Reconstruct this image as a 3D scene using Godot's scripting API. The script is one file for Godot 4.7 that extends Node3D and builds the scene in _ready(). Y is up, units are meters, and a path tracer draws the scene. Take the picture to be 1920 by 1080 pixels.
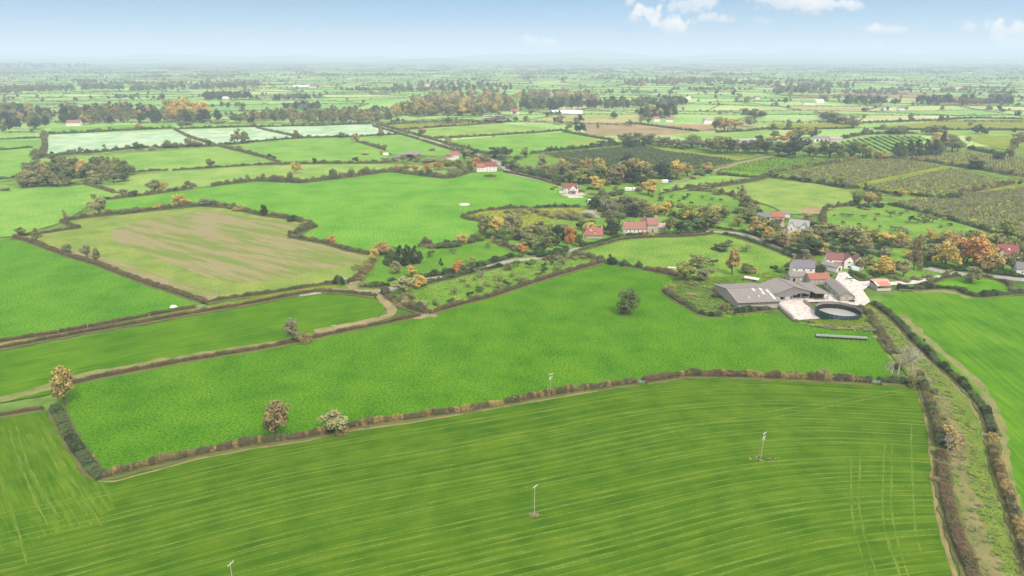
extends Node3D
# A wide farming plain seen from a drone about 100 m up: hedged pastures, a farmyard, cottages, orchards, and hazy country to the horizon.
# Pixel positions read off the photograph (1920 x 1080) are turned into points on the flat ground.

const FOCAL := 1303.675
const EYE := 100.0
const TILT := 0.322055        # 18.45 degrees down
var rng := RandomNumberGenerator.new()
var mats := {}
var texs := {}
var meshes := {}
var names_used := {}
var layer := 0.012
var waiting := []
var tint_noise := FastNoiseLite.new()

func _ready() -> void:
	rng.seed = 20240
	tint_noise.seed = 5
	tint_noise.frequency = 0.05
	camera_and_light()
	make_textures()
	make_plant_meshes()
	ground_and_far_country()
	fields_near()
	fields_middle()
	roads_and_yards()
	farm()
	cottages()
	hedges_near()
	hedges_middle()
	trees()
	plant_waiting()
	woods_far()
	small_things()

# ------------------------------------------------------------------ camera, sky, sun
func camera_and_light() -> void:
	var cam := Camera3D.new()
	cam.name = "camera"
	cam.fov = 45.0
	cam.near = 1.0
	cam.far = 90000.0
	cam.position = Vector3(0, EYE, 0)
	cam.rotation.x = -TILT
	add_child(cam)
	cam.current = true
	var env := Environment.new()
	env.background_mode = Environment.BG_SKY
	env.tonemap_mode = Environment.TONE_MAPPER_LINEAR
	env.tonemap_exposure = 3.3
	env.sdfgi_enabled = true
	env.ssao_enabled = true
	env.ssil_enabled = true
	env.fog_enabled = true
	env.fog_density = 0.00017
	env.fog_light_color = Color(0.87, 0.945, 1.0)
	var sky := Sky.new()
	var sm := PanoramaSkyMaterial.new()
	sm.panorama = sky_picture()
	sky.sky_material = sm
	env.sky = sky
	var we := WorldEnvironment.new()
	we.name = "world_environment"
	we.environment = env
	add_child(we)
	var sun := DirectionalLight3D.new()
	sun.name = "sun"
	sun.light_energy = 0.5
	sun.light_angular_distance = 16.0
	sun.light_color = Color(1.0, 0.96, 0.9)
	sun.shadow_enabled = true
	sun.rotation_degrees = Vector3(-50, 28, 0)
	add_child(sun)

func sky_picture() -> ImageTexture:
	# air: pale at the horizon, bluer above, under a thin broken layer of high cloud; a few small cumulus low down
	var w := 4096
	var h := 2048
	var column := Image.create(1, h, false, Image.FORMAT_RGB8)
	for y in h:
		var el := 90.0 - (y + 0.5) / h * 180.0
		var a := clampf(el / 5.0, 0, 1)
		var c := Color(0.222, 0.26, 0.292).lerp(Color(0.079, 0.152, 0.232), pow(a, 0.7))
		var b := smoothstep(5.0, 24.0, el)
		var veil := 0.72 * (1.0 + 2.0 * sin(deg_to_rad(maxf(el, 0.0)))) / 3.0      # thin cloud brightens evenly towards the zenith
		c = c.lerp(Color(veil * 0.96, veil, veil * 1.03), b)
		column.set_pixel(0, y, c.linear_to_srgb())
	column.resize(w, h, Image.INTERPOLATE_NEAREST)
	var n := FastNoiseLite.new()
	n.seed = 11
	n.frequency = 0.011
	n.fractal_octaves = 5
	n.fractal_gain = 0.55
	# [azimuth, elevation, half width, half height, strength] in degrees, from the photograph's cumulus
	var puffs := []
	var spots := [[1196, 22, 20, 22, 1.0], [1222, 30, 26, 16, 1.0], [1250, 48, 34, 18, 1.0], [1268, 52, 20, 14, 1.0], [1184, 4, 12, 14, 0.8],
		[1300, 12, 44, 14, 0.8], [1340, 32, 34, 9, 0.7], [1355, 36, 18, 6, 0.8], [1310, -10, 60, 16, 0.8],
		[1480, 2, 70, 16, 0.95], [1550, 8, 50, 14, 1.0], [1605, 10, 18, 7, 0.8], [1430, -4, 50, 10, 0.7], [1432, 38, 16, 7, 0.4],
		[1640, 52, 22, 9, 0.95], [1665, 56, 26, 7, 0.9], [1690, 56, 14, 4, 0.6], [1815, 52, 9, 9, 0.9],
		[1872, 50, 20, 14, 1.0], [1880, 70, 26, 26, 1.0], [1908, 74, 28, 28, 1.0], [1902, 52, 20, 16, 1.0],
		[992, 76, 18, 12, 1.0], [1027, 84, 26, 14, 1.0], [1070, 104, 12, 5, 0.5], [1625, 88, 30, 5, 0.45], [1645, 84, 12, 6, 0.5],
		[60, 46, 60, 4, 0.10], [700, 60, 120, 5, 0.10]]
	for s in spots:
		var d := ray(s[0], s[1])
		puffs.append([rad_to_deg(atan2(d.x, -d.z)), rad_to_deg(asin(d.y)), s[2] / 22.75, s[3] / 22.75, s[4]])
	var r2 := RandomNumberGenerator.new()
	r2.seed = 77
	for k in 60:           # the same kind of small cumulus all round the horizon, outside the frame too
		var az := r2.randf_range(42, 318)
		if az > 180:
			az -= 360
		var e0 := r2.randf_range(0.8, 5.5)
		for j in 3:
			puffs.append([az + r2.randf_range(-1.3, 1.3), e0 + r2.randf_range(-0.2, 0.4), r2.randf_range(0.7, 1.6), r2.randf_range(0.3, 0.7), r2.randf_range(0.6, 1.0)])
	for p in puffs:
		var x0 := int((p[0] - p[2] * 1.9) / 360.0 * w + w / 2.0)
		var x1 := int((p[0] + p[2] * 1.9) / 360.0 * w + w / 2.0)
		var y0 := int((90 - p[1] - p[3] * 1.9) / 180.0 * h)
		var y1 := int((90 - p[1] + p[3] * 1.9) / 180.0 * h)
		for y in range(y0, mini(y1, h / 2 - 1)):
			for x in range(x0, x1):
				var az: float = (x - w / 2.0 + 0.5) / w * 360.0
				var el: float = 90.0 - (y + 0.5) / h * 180.0
				var dx: float = (az - p[0]) / p[2]
				var dy: float = (el - p[1]) / p[3]
				var v: float = 1.0 - sqrt(dx * dx + dy * dy) + n.get_noise_2d(x * 9.0, y * 9.0) * 0.75 + n.get_noise_2d(x * 2.6, y * 2.6) * 0.55
				var a: float = smoothstep(0.02, 0.42, v) * p[4]
				if a > 0.01:
					var base: Color = column.get_pixel(posmod(x + w / 2, w), y)
					var under: float = clampf(0.55 + dy * 0.5 + n.get_noise_2d(x * 5.0 + 900, y * 7.0) * 0.5, 0, 1)
					var cl := Color(0.20, 0.225, 0.255).lerp(Color(0.31, 0.302, 0.297), under)
					column.set_pixel(posmod(x + w / 2, w), y, base.lerp(cl.linear_to_srgb(), a * 0.95))
	# the high broken cloud above 8 degrees
	var hn := FastNoiseLite.new()
	hn.seed = 3
	hn.frequency = 0.9
	hn.fractal_octaves = 4
	for y in range(0, h * 82 / 180, 4):
		var el: float = deg_to_rad(90.0 - (y + 2.0) / h * 180.0)
		var k: float = smoothstep(8.0, 20.0, rad_to_deg(el))
		for x in range(0, w, 8):
			var az: float = (x + 4.0 - w / 2.0) / w * TAU
			var d := Vector3(sin(az) * cos(el), sin(el) + 0.25, -cos(az) * cos(el))
			var q: float = hn.get_noise_3d(d.x / d.y * 1.6, 0.0, d.z / d.y * 1.6)
			var c: Color = column.get_pixel(x, y)
			var t: float = 1.0 + clampf(q * 0.34, -0.16, 0.16) * k
			column.fill_rect(Rect2i(x, y, 8, 4), Color(c.r * t, c.g * t, c.b * minf(t, 1.05)))
	return ImageTexture.create_from_image(column)

# ------------------------------------------------------------------ from pixels to the ground
func ray(px: float, py: float) -> Vector3:
	var x := (px - 960.0) / FOCAL
	var y := -(py - 540.0) / FOCAL
	return Vector3(x, y * cos(TILT) - sin(TILT), -cos(TILT) - y * sin(TILT)).normalized()

func at(px: float, py: float, h := 0.0) -> Vector3:
	var d := ray(px, py)
	return Vector3(0, EYE, 0) + d * ((h - EYE) / d.y)

func metres(px: float, py: float) -> float:     # metres across one pixel for a thing standing there
	var p := at(px, py) - Vector3(0, EYE, 0)
	return (-p.z * cos(TILT) - p.y * sin(TILT)) / FOCAL

func pts(s: String) -> PackedVector2Array:      # "x,y x,y" in pixels -> points on the ground (x, z)
	var out := PackedVector2Array()
	for w in s.split(" ", false):
		var c := w.split(",")
		var p := at(float(c[0]), float(c[1]))
		out.append(Vector2(p.x, p.z))
	return out

func smooth(a: PackedVector2Array, step := 4.0) -> PackedVector2Array:   # a soft curve through the points
	var c := Curve2D.new()
	for i in a.size():
		var t := Vector2.ZERO
		if i > 0 and i < a.size() - 1:
			t = (a[i + 1] - a[i - 1]).normalized() * minf(a[i].distance_to(a[i + 1]), a[i].distance_to(a[i - 1])) * 0.3
		c.add_point(a[i], -t, t)
	c.bake_interval = step
	return c.get_baked_points()

# ------------------------------------------------------------------ naming
func numbered(called: String) -> String:
	if not names_used.has(called):
		names_used[called] = 0
		return called
	names_used[called] += 1
	return "%s_%03d" % [called, names_used[called]]

func tag(o: Node, label: String, category: String, group := "", kind := "") -> void:
	o.set_meta("label", label)
	o.set_meta("category", category)
	if group:
		o.set_meta("group", group)
	if kind:
		o.set_meta("kind", kind)

func thing(called: String, label: String, category: String, where := Vector3.ZERO, turn := 0.0, group := "") -> Node3D:
	var o := Node3D.new()
	o.name = numbered(called)
	add_child(o)
	o.position = where
	o.rotation.y = turn
	tag(o, label, category, group)
	return o

func part(parent: Node3D, called: String, mesh: Mesh, mat: Material, where := Vector3.ZERO, turn := 0.0) -> MeshInstance3D:
	var m := MeshInstance3D.new()
	m.name = called
	m.mesh = mesh
	m.material_override = mat
	m.position = where
	m.rotation.y = turn
	parent.add_child(m, true)
	return m

func sheet(called: String, mesh: Mesh, mat: Material, label := "") -> MeshInstance3D:
	var m := MeshInstance3D.new()
	m.name = numbered(called)
	m.mesh = mesh
	m.material_override = mat
	add_child(m)
	m.set_meta("kind", "structure")
	if label:
		m.set_meta("label", label)
		m.set_meta("category", called.replace("_", " "))
	return m

# ------------------------------------------------------------------ meshes
func mesh_of(v: PackedVector3Array, uv := PackedVector2Array(), col := PackedColorArray()) -> ArrayMesh:
	var a := []
	a.resize(Mesh.ARRAY_MAX)
	a[Mesh.ARRAY_VERTEX] = v
	if uv.size():
		a[Mesh.ARRAY_TEX_UV] = uv
	if col.size():
		a[Mesh.ARRAY_COLOR] = col
	var m := ArrayMesh.new()
	m.add_surface_from_arrays(Mesh.PRIMITIVE_TRIANGLES, a)
	return m

func quad(v: PackedVector3Array, a: Vector3, b: Vector3, c: Vector3, d: Vector3) -> void:
	v.append_array([a, b, c, a, c, d])

func box_mesh(s: Vector3) -> Mesh:
	var k := "box%.2f_%.2f_%.2f" % [s.x, s.y, s.z]
	if not meshes.has(k):
		var b := BoxMesh.new()
		b.size = s
		meshes[k] = b
	return meshes[k]

func box(parent: Node3D, called: String, s: Vector3, where: Vector3, mat: Material, turn := 0.0) -> MeshInstance3D:
	return part(parent, called, box_mesh(s), mat, where, turn)

func tube(v: PackedVector3Array, a: Vector3, b: Vector3, ra: float, rb: float, sides := 5) -> void:
	var d := (b - a).normalized()
	var s := d.cross(Vector3.FORWARD if absf(d.y) > 0.7 else Vector3.UP).normalized()
	var t := d.cross(s)
	for k in sides:
		var p := s * cos(TAU * k / sides) + t * sin(TAU * k / sides)
		var q := s * cos(TAU * (k + 1) / sides) + t * sin(TAU * (k + 1) / sides)
		quad(v, a + p * ra, b + p * rb, b + q * rb, a + q * ra)

func extrude(profile: PackedVector2Array, x0: float, x1: float) -> ArrayMesh:   # profile in (z, y), swept along x
	var v := PackedVector3Array()
	var n := profile.size()
	for i in n:
		var a := profile[i]
		var b := profile[(i + 1) % n]
		quad(v, Vector3(x0, a.y, a.x), Vector3(x0, b.y, b.x), Vector3(x1, b.y, b.x), Vector3(x1, a.y, a.x))
	var tri := Geometry2D.triangulate_polygon(profile)
	for x in [x0, x1]:
		for i in tri:
			v.append(Vector3(x, profile[i].y, profile[i].x))
	return mesh_of(v)

func polygon_mesh(p: PackedVector2Array, y: float, along := Vector2.ZERO, su := 60.0, sv := 12.0) -> ArrayMesh:
	var v := PackedVector3Array()
	var uv := PackedVector2Array()
	var across := Vector2(-along.y, along.x)
	for i in Geometry2D.triangulate_polygon(p):
		v.append(Vector3(p[i].x, y, p[i].y))
		if along != Vector2.ZERO:
			uv.append(Vector2(p[i].dot(along) / su, p[i].dot(across) / sv))
	return mesh_of(v, uv)

func ribbon_mesh(line: PackedVector2Array, width: float, y: float, wobble := 0.0, fade := false) -> ArrayMesh:
	var v := PackedVector3Array()
	var l := PackedVector3Array()
	var r := PackedVector3Array()
	for i in line.size():
		var d := (line[mini(i + 1, line.size() - 1)] - line[maxi(i - 1, 0)]).normalized()
		var nrm := Vector2(-d.y, d.x)
		var w1 := width / 2 * (1.0 + wobble * tint_noise.get_noise_2d(line[i].x * 3, line[i].y * 3 + 50) * 2.0)
		var w2 := width / 2 * (1.0 + wobble * tint_noise.get_noise_2d(line[i].x * 3 + 300, line[i].y * 3) * 2.0)
		if fade:
			w1 *= 0.35 + 0.65 * sin(PI * (i + 0.5) / line.size())
			w2 *= 0.35 + 0.65 * sin(PI * (i + 0.5) / line.size())
		l.append(Vector3(line[i].x + nrm.x * w1, y, line[i].y + nrm.y * w1))
		r.append(Vector3(line[i].x - nrm.x * w2, y, line[i].y - nrm.y * w2))
	var reach := minf(0.35, width * 0.3)
	for i in line.size() - 1:
		quad(v, l[i], l[i + 1], r[i + 1], r[i])
		var sides := [[l[i], l[i + 1], r[i], r[i + 1]], [r[i], r[i + 1], l[i], l[i + 1]]]
		for q in sides:              # the edges run down into the ground
			var a: Vector3 = q[0] + (q[0] - q[2]).normalized() * reach
			var b: Vector3 = q[1] + (q[1] - q[3]).normalized() * reach
			quad(v, q[0], q[1], Vector3(b.x, -0.05, b.z), Vector3(a.x, -0.05, a.z))
	return mesh_of(v)

# ------------------------------------------------------------------ materials (colours are linear base colours)
func lin(r: float, g: float, b: float) -> Color:
	return Color(r, g, b).linear_to_srgb()

func plain(key: String, c: Color, rough := 0.9, spec := 0.3) -> StandardMaterial3D:
	if not mats.has(key):
		var m := StandardMaterial3D.new()
		m.resource_name = key
		m.albedo_color = c
		m.roughness = rough
		m.metallic_specular = spec
		mats[key] = m
	return mats[key]

func noise_tex(key: String, seed_: int, freq: float, oct: int, ramp: Array, size := 1024, kind := FastNoiseLite.TYPE_SIMPLEX_SMOOTH) -> NoiseTexture2D:
	var n := FastNoiseLite.new()
	n.seed = seed_
	n.noise_type = kind
	n.frequency = freq
	n.fractal_octaves = oct
	n.fractal_gain = 0.6
	var t := NoiseTexture2D.new()
	t.width = size
	t.height = size
	t.seamless = true
	t.noise = n
	var g := Gradient.new()
	g.offsets = PackedFloat32Array(ramp.map(func(x): return x[0]))
	g.colors = PackedColorArray(ramp.map(func(x): return x[1]))
	t.color_ramp = g
	texs[key] = t
	return t

func make_textures() -> void:
	# multipliers on the base colour, so mostly near white: tufts, patches, streaks, weathering
	noise_tex("tufts", 1, 0.045, 5, [[0.0, Color(0.45, 0.52, 0.30)], [0.33, Color(0.72, 0.78, 0.6)], [0.6, Color(0.93, 0.92, 0.84)], [0.8, Color(1, 0.98, 0.92)], [1.0, Color(1, 1, 1)]])
	noise_tex("patches", 2, 0.006, 5, [[0.0, Color(0.74, 0.84, 0.66)], [0.42, Color(0.90, 0.94, 0.84)], [0.75, Color(1, 0.99, 0.9)], [1.0, Color(1, 0.96, 0.88)]])
	noise_tex("streaks", 3, 0.022, 6, [[0.0, Color(0.70, 0.79, 0.58)], [0.4, Color(0.83, 0.89, 0.72)], [0.6, Color(0.93, 0.94, 0.8)], [0.75, Color(0.99, 0.98, 0.86)], [1.0, Color(1, 1, 0.95)]])
	noise_tex("soil", 4, 0.03, 5, [[0.0, Color(0.7, 0.68, 0.66)], [0.5, Color(0.88, 0.87, 0.86)], [1.0, Color(1, 1, 1)]])
	noise_tex("weather", 5, 0.012, 6, [[0.0, Color(0.7, 0.69, 0.67)], [0.4, Color(0.88, 0.87, 0.86)], [0.7, Color(0.96, 0.96, 0.96)], [1.0, Color(1, 1, 1)]])
	noise_tex("bands", 8, 0.0055, 4, [[0.0, Color(0.76, 0.92, 0.55)], [0.34, Color(0.82, 0.92, 0.64)], [0.5, Color(0.93, 0.92, 0.8)], [0.6, Color(1, 0.96, 0.9)], [1.0, Color(0.95, 0.9, 0.88)]])
	noise_tex("pale_stripes", 12, 0.02, 4, [[0.0, Color(0.72, 0.84, 0.70)], [0.42, Color(0.86, 0.92, 0.84)], [0.55, Color(0.97, 0.98, 0.97)], [1.0, Color(1, 1, 1)]])
	noise_tex("rough", 7, 0.02, 6, [[0.0, Color(0.42, 0.48, 0.26)], [0.35, Color(0.62, 0.72, 0.34)], [0.55, Color(0.8, 0.8, 0.5)], [0.75, Color(0.95, 0.88, 0.68)], [1.0, Color(1, 0.96, 0.84)]])

# grass and soil: world-mapped tufts, with wider patches over them
func turf(key: String, c: Color, tex := "tufts", tile := 70.0, over := "patches", over_tile := 330.0, uv_streaks := false) -> StandardMaterial3D:
	if mats.has(key):
		return mats[key]
	var m := plain(key, c, 1.0, 0.0)
	m.albedo_texture = texs[tex]
	if uv_streaks:
		m.uv1_scale = Vector3.ONE
	else:
		m.uv1_triplanar = true
		m.uv1_world_triplanar = true
		m.uv1_scale = Vector3.ONE / tile
	m.detail_enabled = true
	m.detail_albedo = texs[over]
	m.detail_blend_mode = BaseMaterial3D.BLEND_MODE_MUL
	m.detail_uv_layer = BaseMaterial3D.DETAIL_UV_2
	m.uv2_triplanar = true
	m.uv2_world_triplanar = true
	m.uv2_scale = Vector3.ONE / over_tile
	return m

func worn(key: String, c: Color, tile := 9.0, rough := 0.85) -> StandardMaterial3D:     # walls, roofs, concrete
	if mats.has(key):
		return mats[key]
	var m := plain(key, c, rough, 0.25)
	m.albedo_texture = texs["weather"]
	m.uv1_triplanar = true
	m.uv1_world_triplanar = true
	m.uv1_scale = Vector3.ONE / tile
	return m

const LEAF := {"green": [0.085, 0.115, 0.034], "dark": [0.038, 0.055, 0.024], "olive": [0.165, 0.17, 0.062], "lime": [0.205, 0.23, 0.05], "gold": [0.46, 0.33, 0.085],
	"orange": [0.41, 0.195, 0.06], "brown": [0.21, 0.168, 0.072], "grey": [0.185, 0.175, 0.10], "rust": [0.14, 0.05, 0.03], "pale": [0.235, 0.225, 0.095], "bronze": [0.33, 0.245, 0.085]}
const LEAF_WORD := {"green": "mid green", "dark": "dark green", "olive": "olive green", "lime": "yellow-green", "gold": "golden yellow", "orange": "orange autumn", "brown": "brown autumn",
	"grey": "grey-brown half bare", "rust": "dark red", "pale": "pale straw-green", "bronze": "bronze autumn"}

func leaf(c: String) -> StandardMaterial3D:
	var k := "leaf_" + c
	if not mats.has(k):
		var m := plain(k, lin(LEAF[c][0], LEAF[c][1], LEAF[c][2]), 0.8, 0.25)
		m.vertex_color_use_as_albedo = true
	return mats[k]

func tinted() -> StandardMaterial3D:     # foliage whose colour comes with each copy
	if not mats.has("leaf_tinted"):
		var m := plain("leaf_tinted", Color.WHITE, 0.85, 0.2)
		m.vertex_color_use_as_albedo = true
	return mats["leaf_tinted"]

# ------------------------------------------------------------------ plants
func leaves(v: PackedVector3Array, col: PackedColorArray, c: Vector3, r: Vector3, n: int, size: float, tint: float, g: RandomNumberGenerator, shell := 0.55) -> void:
	for i in n:
		var d := Vector3(g.randfn(), g.randfn(), g.randfn()).normalized()
		var rad: float = lerpf(shell, 1.0, sqrt(g.randf()))
		var p := c + d * r * rad
		var nrm := (d + Vector3(g.randfn(), g.randfn() + 0.7, g.randfn()) * 0.6).normalized()
		var s := nrm.cross(Vector3(g.randfn(), g.randfn(), g.randfn())).normalized()
		var t := nrm.cross(s)
		var z: float = size * g.randf_range(0.6, 1.25)
		s *= z
		t *= z * g.randf_range(0.6, 1.0)
		var k: float = tint * g.randf_range(0.72, 1.28)
		var cc := Color(k * g.randf_range(0.9, 1.1), k, k * g.randf_range(0.85, 1.15))
		v.append_array([p - s, p + t * 0.9 + nrm * z * 0.25, p + s, p - s, p + s, p - t - nrm * z * 0.15])
		for j in 6:
			col.append(cc)

func crown(kind: String, sd: int, detail := 1.0) -> ArrayMesh:      # unit tree: one metre tall and about one metre across
	var g := RandomNumberGenerator.new()
	g.seed = sd
	var v := PackedVector3Array()
	var col := PackedColorArray()
	var puffs := []
	match kind:
		"round", "tall":
			var lobes := []
			for i in 4:
				var a := TAU * i / 4.0 + g.randf()
				var out := g.randf_range(0.06, 0.24)
				lobes.append(Vector3(cos(a) * out, g.randf_range(0.34, 0.64), sin(a) * out))
			lobes.append(Vector3(g.randf_range(-0.08, 0.08), 0.74, g.randf_range(-0.08, 0.08)))
			for i in 30:
				var l: Vector3 = lobes[i % lobes.size()]
				var d := Vector3(g.randfn(), g.randfn() * 0.9 + 0.1, g.randfn()).normalized()
				var k := g.randf_range(0.06, 0.25)
				var q := l + d * k
				q.y = clampf(q.y, 0.16, 0.9)
				puffs.append([q, g.randf_range(0.07, 0.165) * (1.0 if kind == "round" else 0.92)])
			puffs.append([Vector3(0, 0.48, 0), 0.22])
		"apple":
			for i in 11:
				var a := g.randf() * TAU
				var k := sqrt(g.randf())
				puffs.append([Vector3(cos(a) * 0.38 * k, 0.58 + g.randf_range(-0.14, 0.2), sin(a) * 0.38 * k), g.randf_range(0.1, 0.17)])
		"bush":
			for i in 15:
				var a := g.randf() * TAU
				var k := sqrt(g.randf())
				puffs.append([Vector3(cos(a) * 0.36 * k, g.randf_range(0.12, 0.78) * (1.0 - 0.4 * k), sin(a) * 0.36 * k), g.randf_range(0.14, 0.22)])
		"fir":
			for i in 22:
				var y := g.randf_range(0.06, 0.95)
				var a := g.randf() * TAU
				var k := (1.0 - y) * 0.36 + 0.03
				puffs.append([Vector3(cos(a) * k, y, sin(a) * k), 0.07 + 0.13 * (1.0 - y)])
		"column":
			for i in 17:
				var y := g.randf_range(0.08, 0.93)
				var a := g.randf() * TAU
				var k := 0.24 * sin(PI * clampf(y * 0.85 + 0.12, 0, 1))
				puffs.append([Vector3(cos(a) * k, y, sin(a) * k), g.randf_range(0.12, 0.2)])
	for p in puffs:
		var r: float = p[1]
		leaves(v, col, p[0], Vector3(r, r * g.randf_range(0.75, 1.0), r), int(105 * detail * (r / 0.15)), 0.033 / sqrt(detail), g.randf_range(0.78, 1.25), g)
	return mesh_of(v, PackedVector2Array(), col)

func trunk(kind: String, sd: int) -> ArrayMesh:
	var g := RandomNumberGenerator.new()
	g.seed = sd
	var v := PackedVector3Array()
	var top := 0.5 if kind != "fir" else 0.9
	var lean := Vector3(g.randf_range(-0.03, 0.03), 0, g.randf_range(-0.03, 0.03))
	tube(v, Vector3(0, -0.02, 0), Vector3(0, 0.22, 0) + lean, 0.035, 0.026, 7)
	tube(v, Vector3(0, 0.22, 0) + lean, Vector3(0, top, 0) + lean * 2, 0.026, 0.012, 6)
	if kind != "fir":
		for i in 6:
			var a := TAU * i / 6.0 + g.randf()
			var b := Vector3(0, g.randf_range(0.2, 0.42), 0) + lean
			var e := b + Vector3(cos(a) * g.randf_range(0.2, 0.34), g.randf_range(0.14, 0.3), sin(a) * g.randf_range(0.2, 0.34))
			tube(v, b, e, 0.014, 0.005, 5)
	return mesh_of(v)

func bare_branches(sd: int) -> ArrayMesh:
	var g := RandomNumberGenerator.new()
	g.seed = sd
	var v := PackedVector3Array()
	grow(v, Vector3(0, -0.02, 0), Vector3(0.03, 0.27, 0.02), 0.032, 0, g)
	return mesh_of(v)

func grow(v: PackedVector3Array, a: Vector3, d: Vector3, r: float, depth: int, g: RandomNumberGenerator) -> void:
	var b := a + d
	tube(v, a, b, r, r * 0.66, 5 if depth < 2 else 3)
	if depth == 5:
		return
	for i in (3 if depth < 4 else 2):
		var e := d.length() * g.randf_range(0.62, 0.84)
		grow(v, b, (d.normalized() + Vector3(g.randfn(), g.randfn() * 0.4 + 0.12, g.randfn()) * 0.55).normalized() * e, r * 0.62, depth + 1, g)

func make_plant_meshes() -> void:
	for i in 4:
		meshes["round%d" % i] = crown("round", 100 + i)
		meshes["trunk%d" % i] = trunk("round", 300 + i)
	for i in 3:
		meshes["tall%d" % i] = crown("tall", 120 + i)
		meshes["bush%d" % i] = crown("bush", 140 + i)
		meshes["apple%d" % i] = crown("apple", 160 + i, 0.8)
	for i in 2:
		meshes["fir%d" % i] = crown("fir", 180 + i)
		meshes["column%d" % i] = crown("column", 200 + i)
		meshes["bare%d" % i] = bare_branches(220 + i)
	meshes["fir_trunk"] = trunk("fir", 320)
	for i in 2:
		meshes["far%d" % i] = crown("round", 240 + i, 0.14)
	# twiggy clump for hedges, and a coarser run of hedge for the distance
	for i in 3:
		var g := RandomNumberGenerator.new()
		g.seed = 400 + i
		var v := PackedVector3Array()
		var col := PackedColorArray()
		leaves(v, col, Vector3.ZERO, Vector3(1, 0.95, 1), 95, 0.17, 1.0, g, 0.35)
		meshes["clump%d" % i] = mesh_of(v, PackedVector2Array(), col)
		var v2 := PackedVector3Array()
		var c2 := PackedColorArray()
		for k in 5:
			leaves(v2, c2, Vector3(-0.4 + 0.2 * k, 0.5, 0), Vector3(0.13, 0.5 * g.randf_range(0.8, 1.15), 0.5), 16, 0.10, g.randf_range(0.8, 1.2), g, 0.5)
		meshes["run%d" % i] = mesh_of(v2, PackedVector2Array(), c2)
	for i in 3:           # a small round bush standing on the ground
		meshes["sprig%d" % i] = crown("bush", 260 + i, 0.16)
	# a tussock of long grass
	var v3 := PackedVector3Array()
	var c3 := PackedColorArray()
	var g3 := RandomNumberGenerator.new()
	g3.seed = 9
	for k in 26:
		var a := g3.randf() * TAU
		var p := Vector3(cos(a), 0, sin(a)) * g3.randf() * 0.45
		var e := p + Vector3(cos(a) * 0.45, g3.randf_range(0.45, 1.0), sin(a) * 0.45)
		var s := Vector3(-sin(a), 0, cos(a)) * 0.09
		var t: float = g3.randf_range(0.75, 1.25)
		v3.append_array([p - s, e, p + s])
		for j in 3:
			c3.append(Color(t, t, t))
	meshes["tussock"] = mesh_of(v3, PackedVector2Array(), c3)

func copies(parent: Node3D, called: String, mesh: Mesh, where: Array, cols: PackedColorArray) -> MultiMeshInstance3D:
	var mm := MultiMesh.new()
	mm.transform_format = MultiMesh.TRANSFORM_3D
	mm.use_colors = true
	mm.mesh = mesh
	mm.instance_count = where.size()
	for i in where.size():
		mm.set_instance_transform(i, where[i])
		mm.set_instance_color(i, cols[i])
	var o := MultiMeshInstance3D.new()
	o.name = called
	o.multimesh = mm
	o.material_override = tinted()
	o.set_meta("kind", "stuff")
	parent.add_child(o, true)
	return o

func mixed(palette: Array, t: float, g: RandomNumberGenerator) -> Color:   # a colour of the palette by a slow value, with its own small change
	var i := clampi(int(t * palette.size()), 0, palette.size() - 1)
	if g.randf() < 0.22:
		i = g.randi() % palette.size()
	var c: Array = LEAF[palette[i]] if palette[i] is String else palette[i]
	var k := g.randf_range(0.75, 1.25)
	return Color(c[0] * k, c[1] * k * g.randf_range(0.93, 1.07), c[2] * k)

# ------------------------------------------------------------------ hedges
const HEDGE := {"brown": [[0.149, 0.108, 0.061], [0.175, 0.123, 0.070], [0.123, 0.108, 0.052], [0.131, 0.131, 0.056]], "mixed": ["olive", [0.123, 0.140, 0.052], [0.149, 0.108, 0.061], [0.088, 0.123, 0.052], "brown"],
	"green": [[0.088, 0.131, 0.045], [0.114, 0.149, 0.052], "dark", [0.088, 0.114, 0.052]], "fire": [[0.105, 0.105, 0.055], [0.12, 0.11, 0.06], [0.123, 0.108, 0.052], "bronze", [0.149, 0.108, 0.061], [0.105, 0.114, 0.052], "brown"], "clipped": [[0.038, 0.088, 0.028], [0.052, 0.108, 0.035]]}

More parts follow.
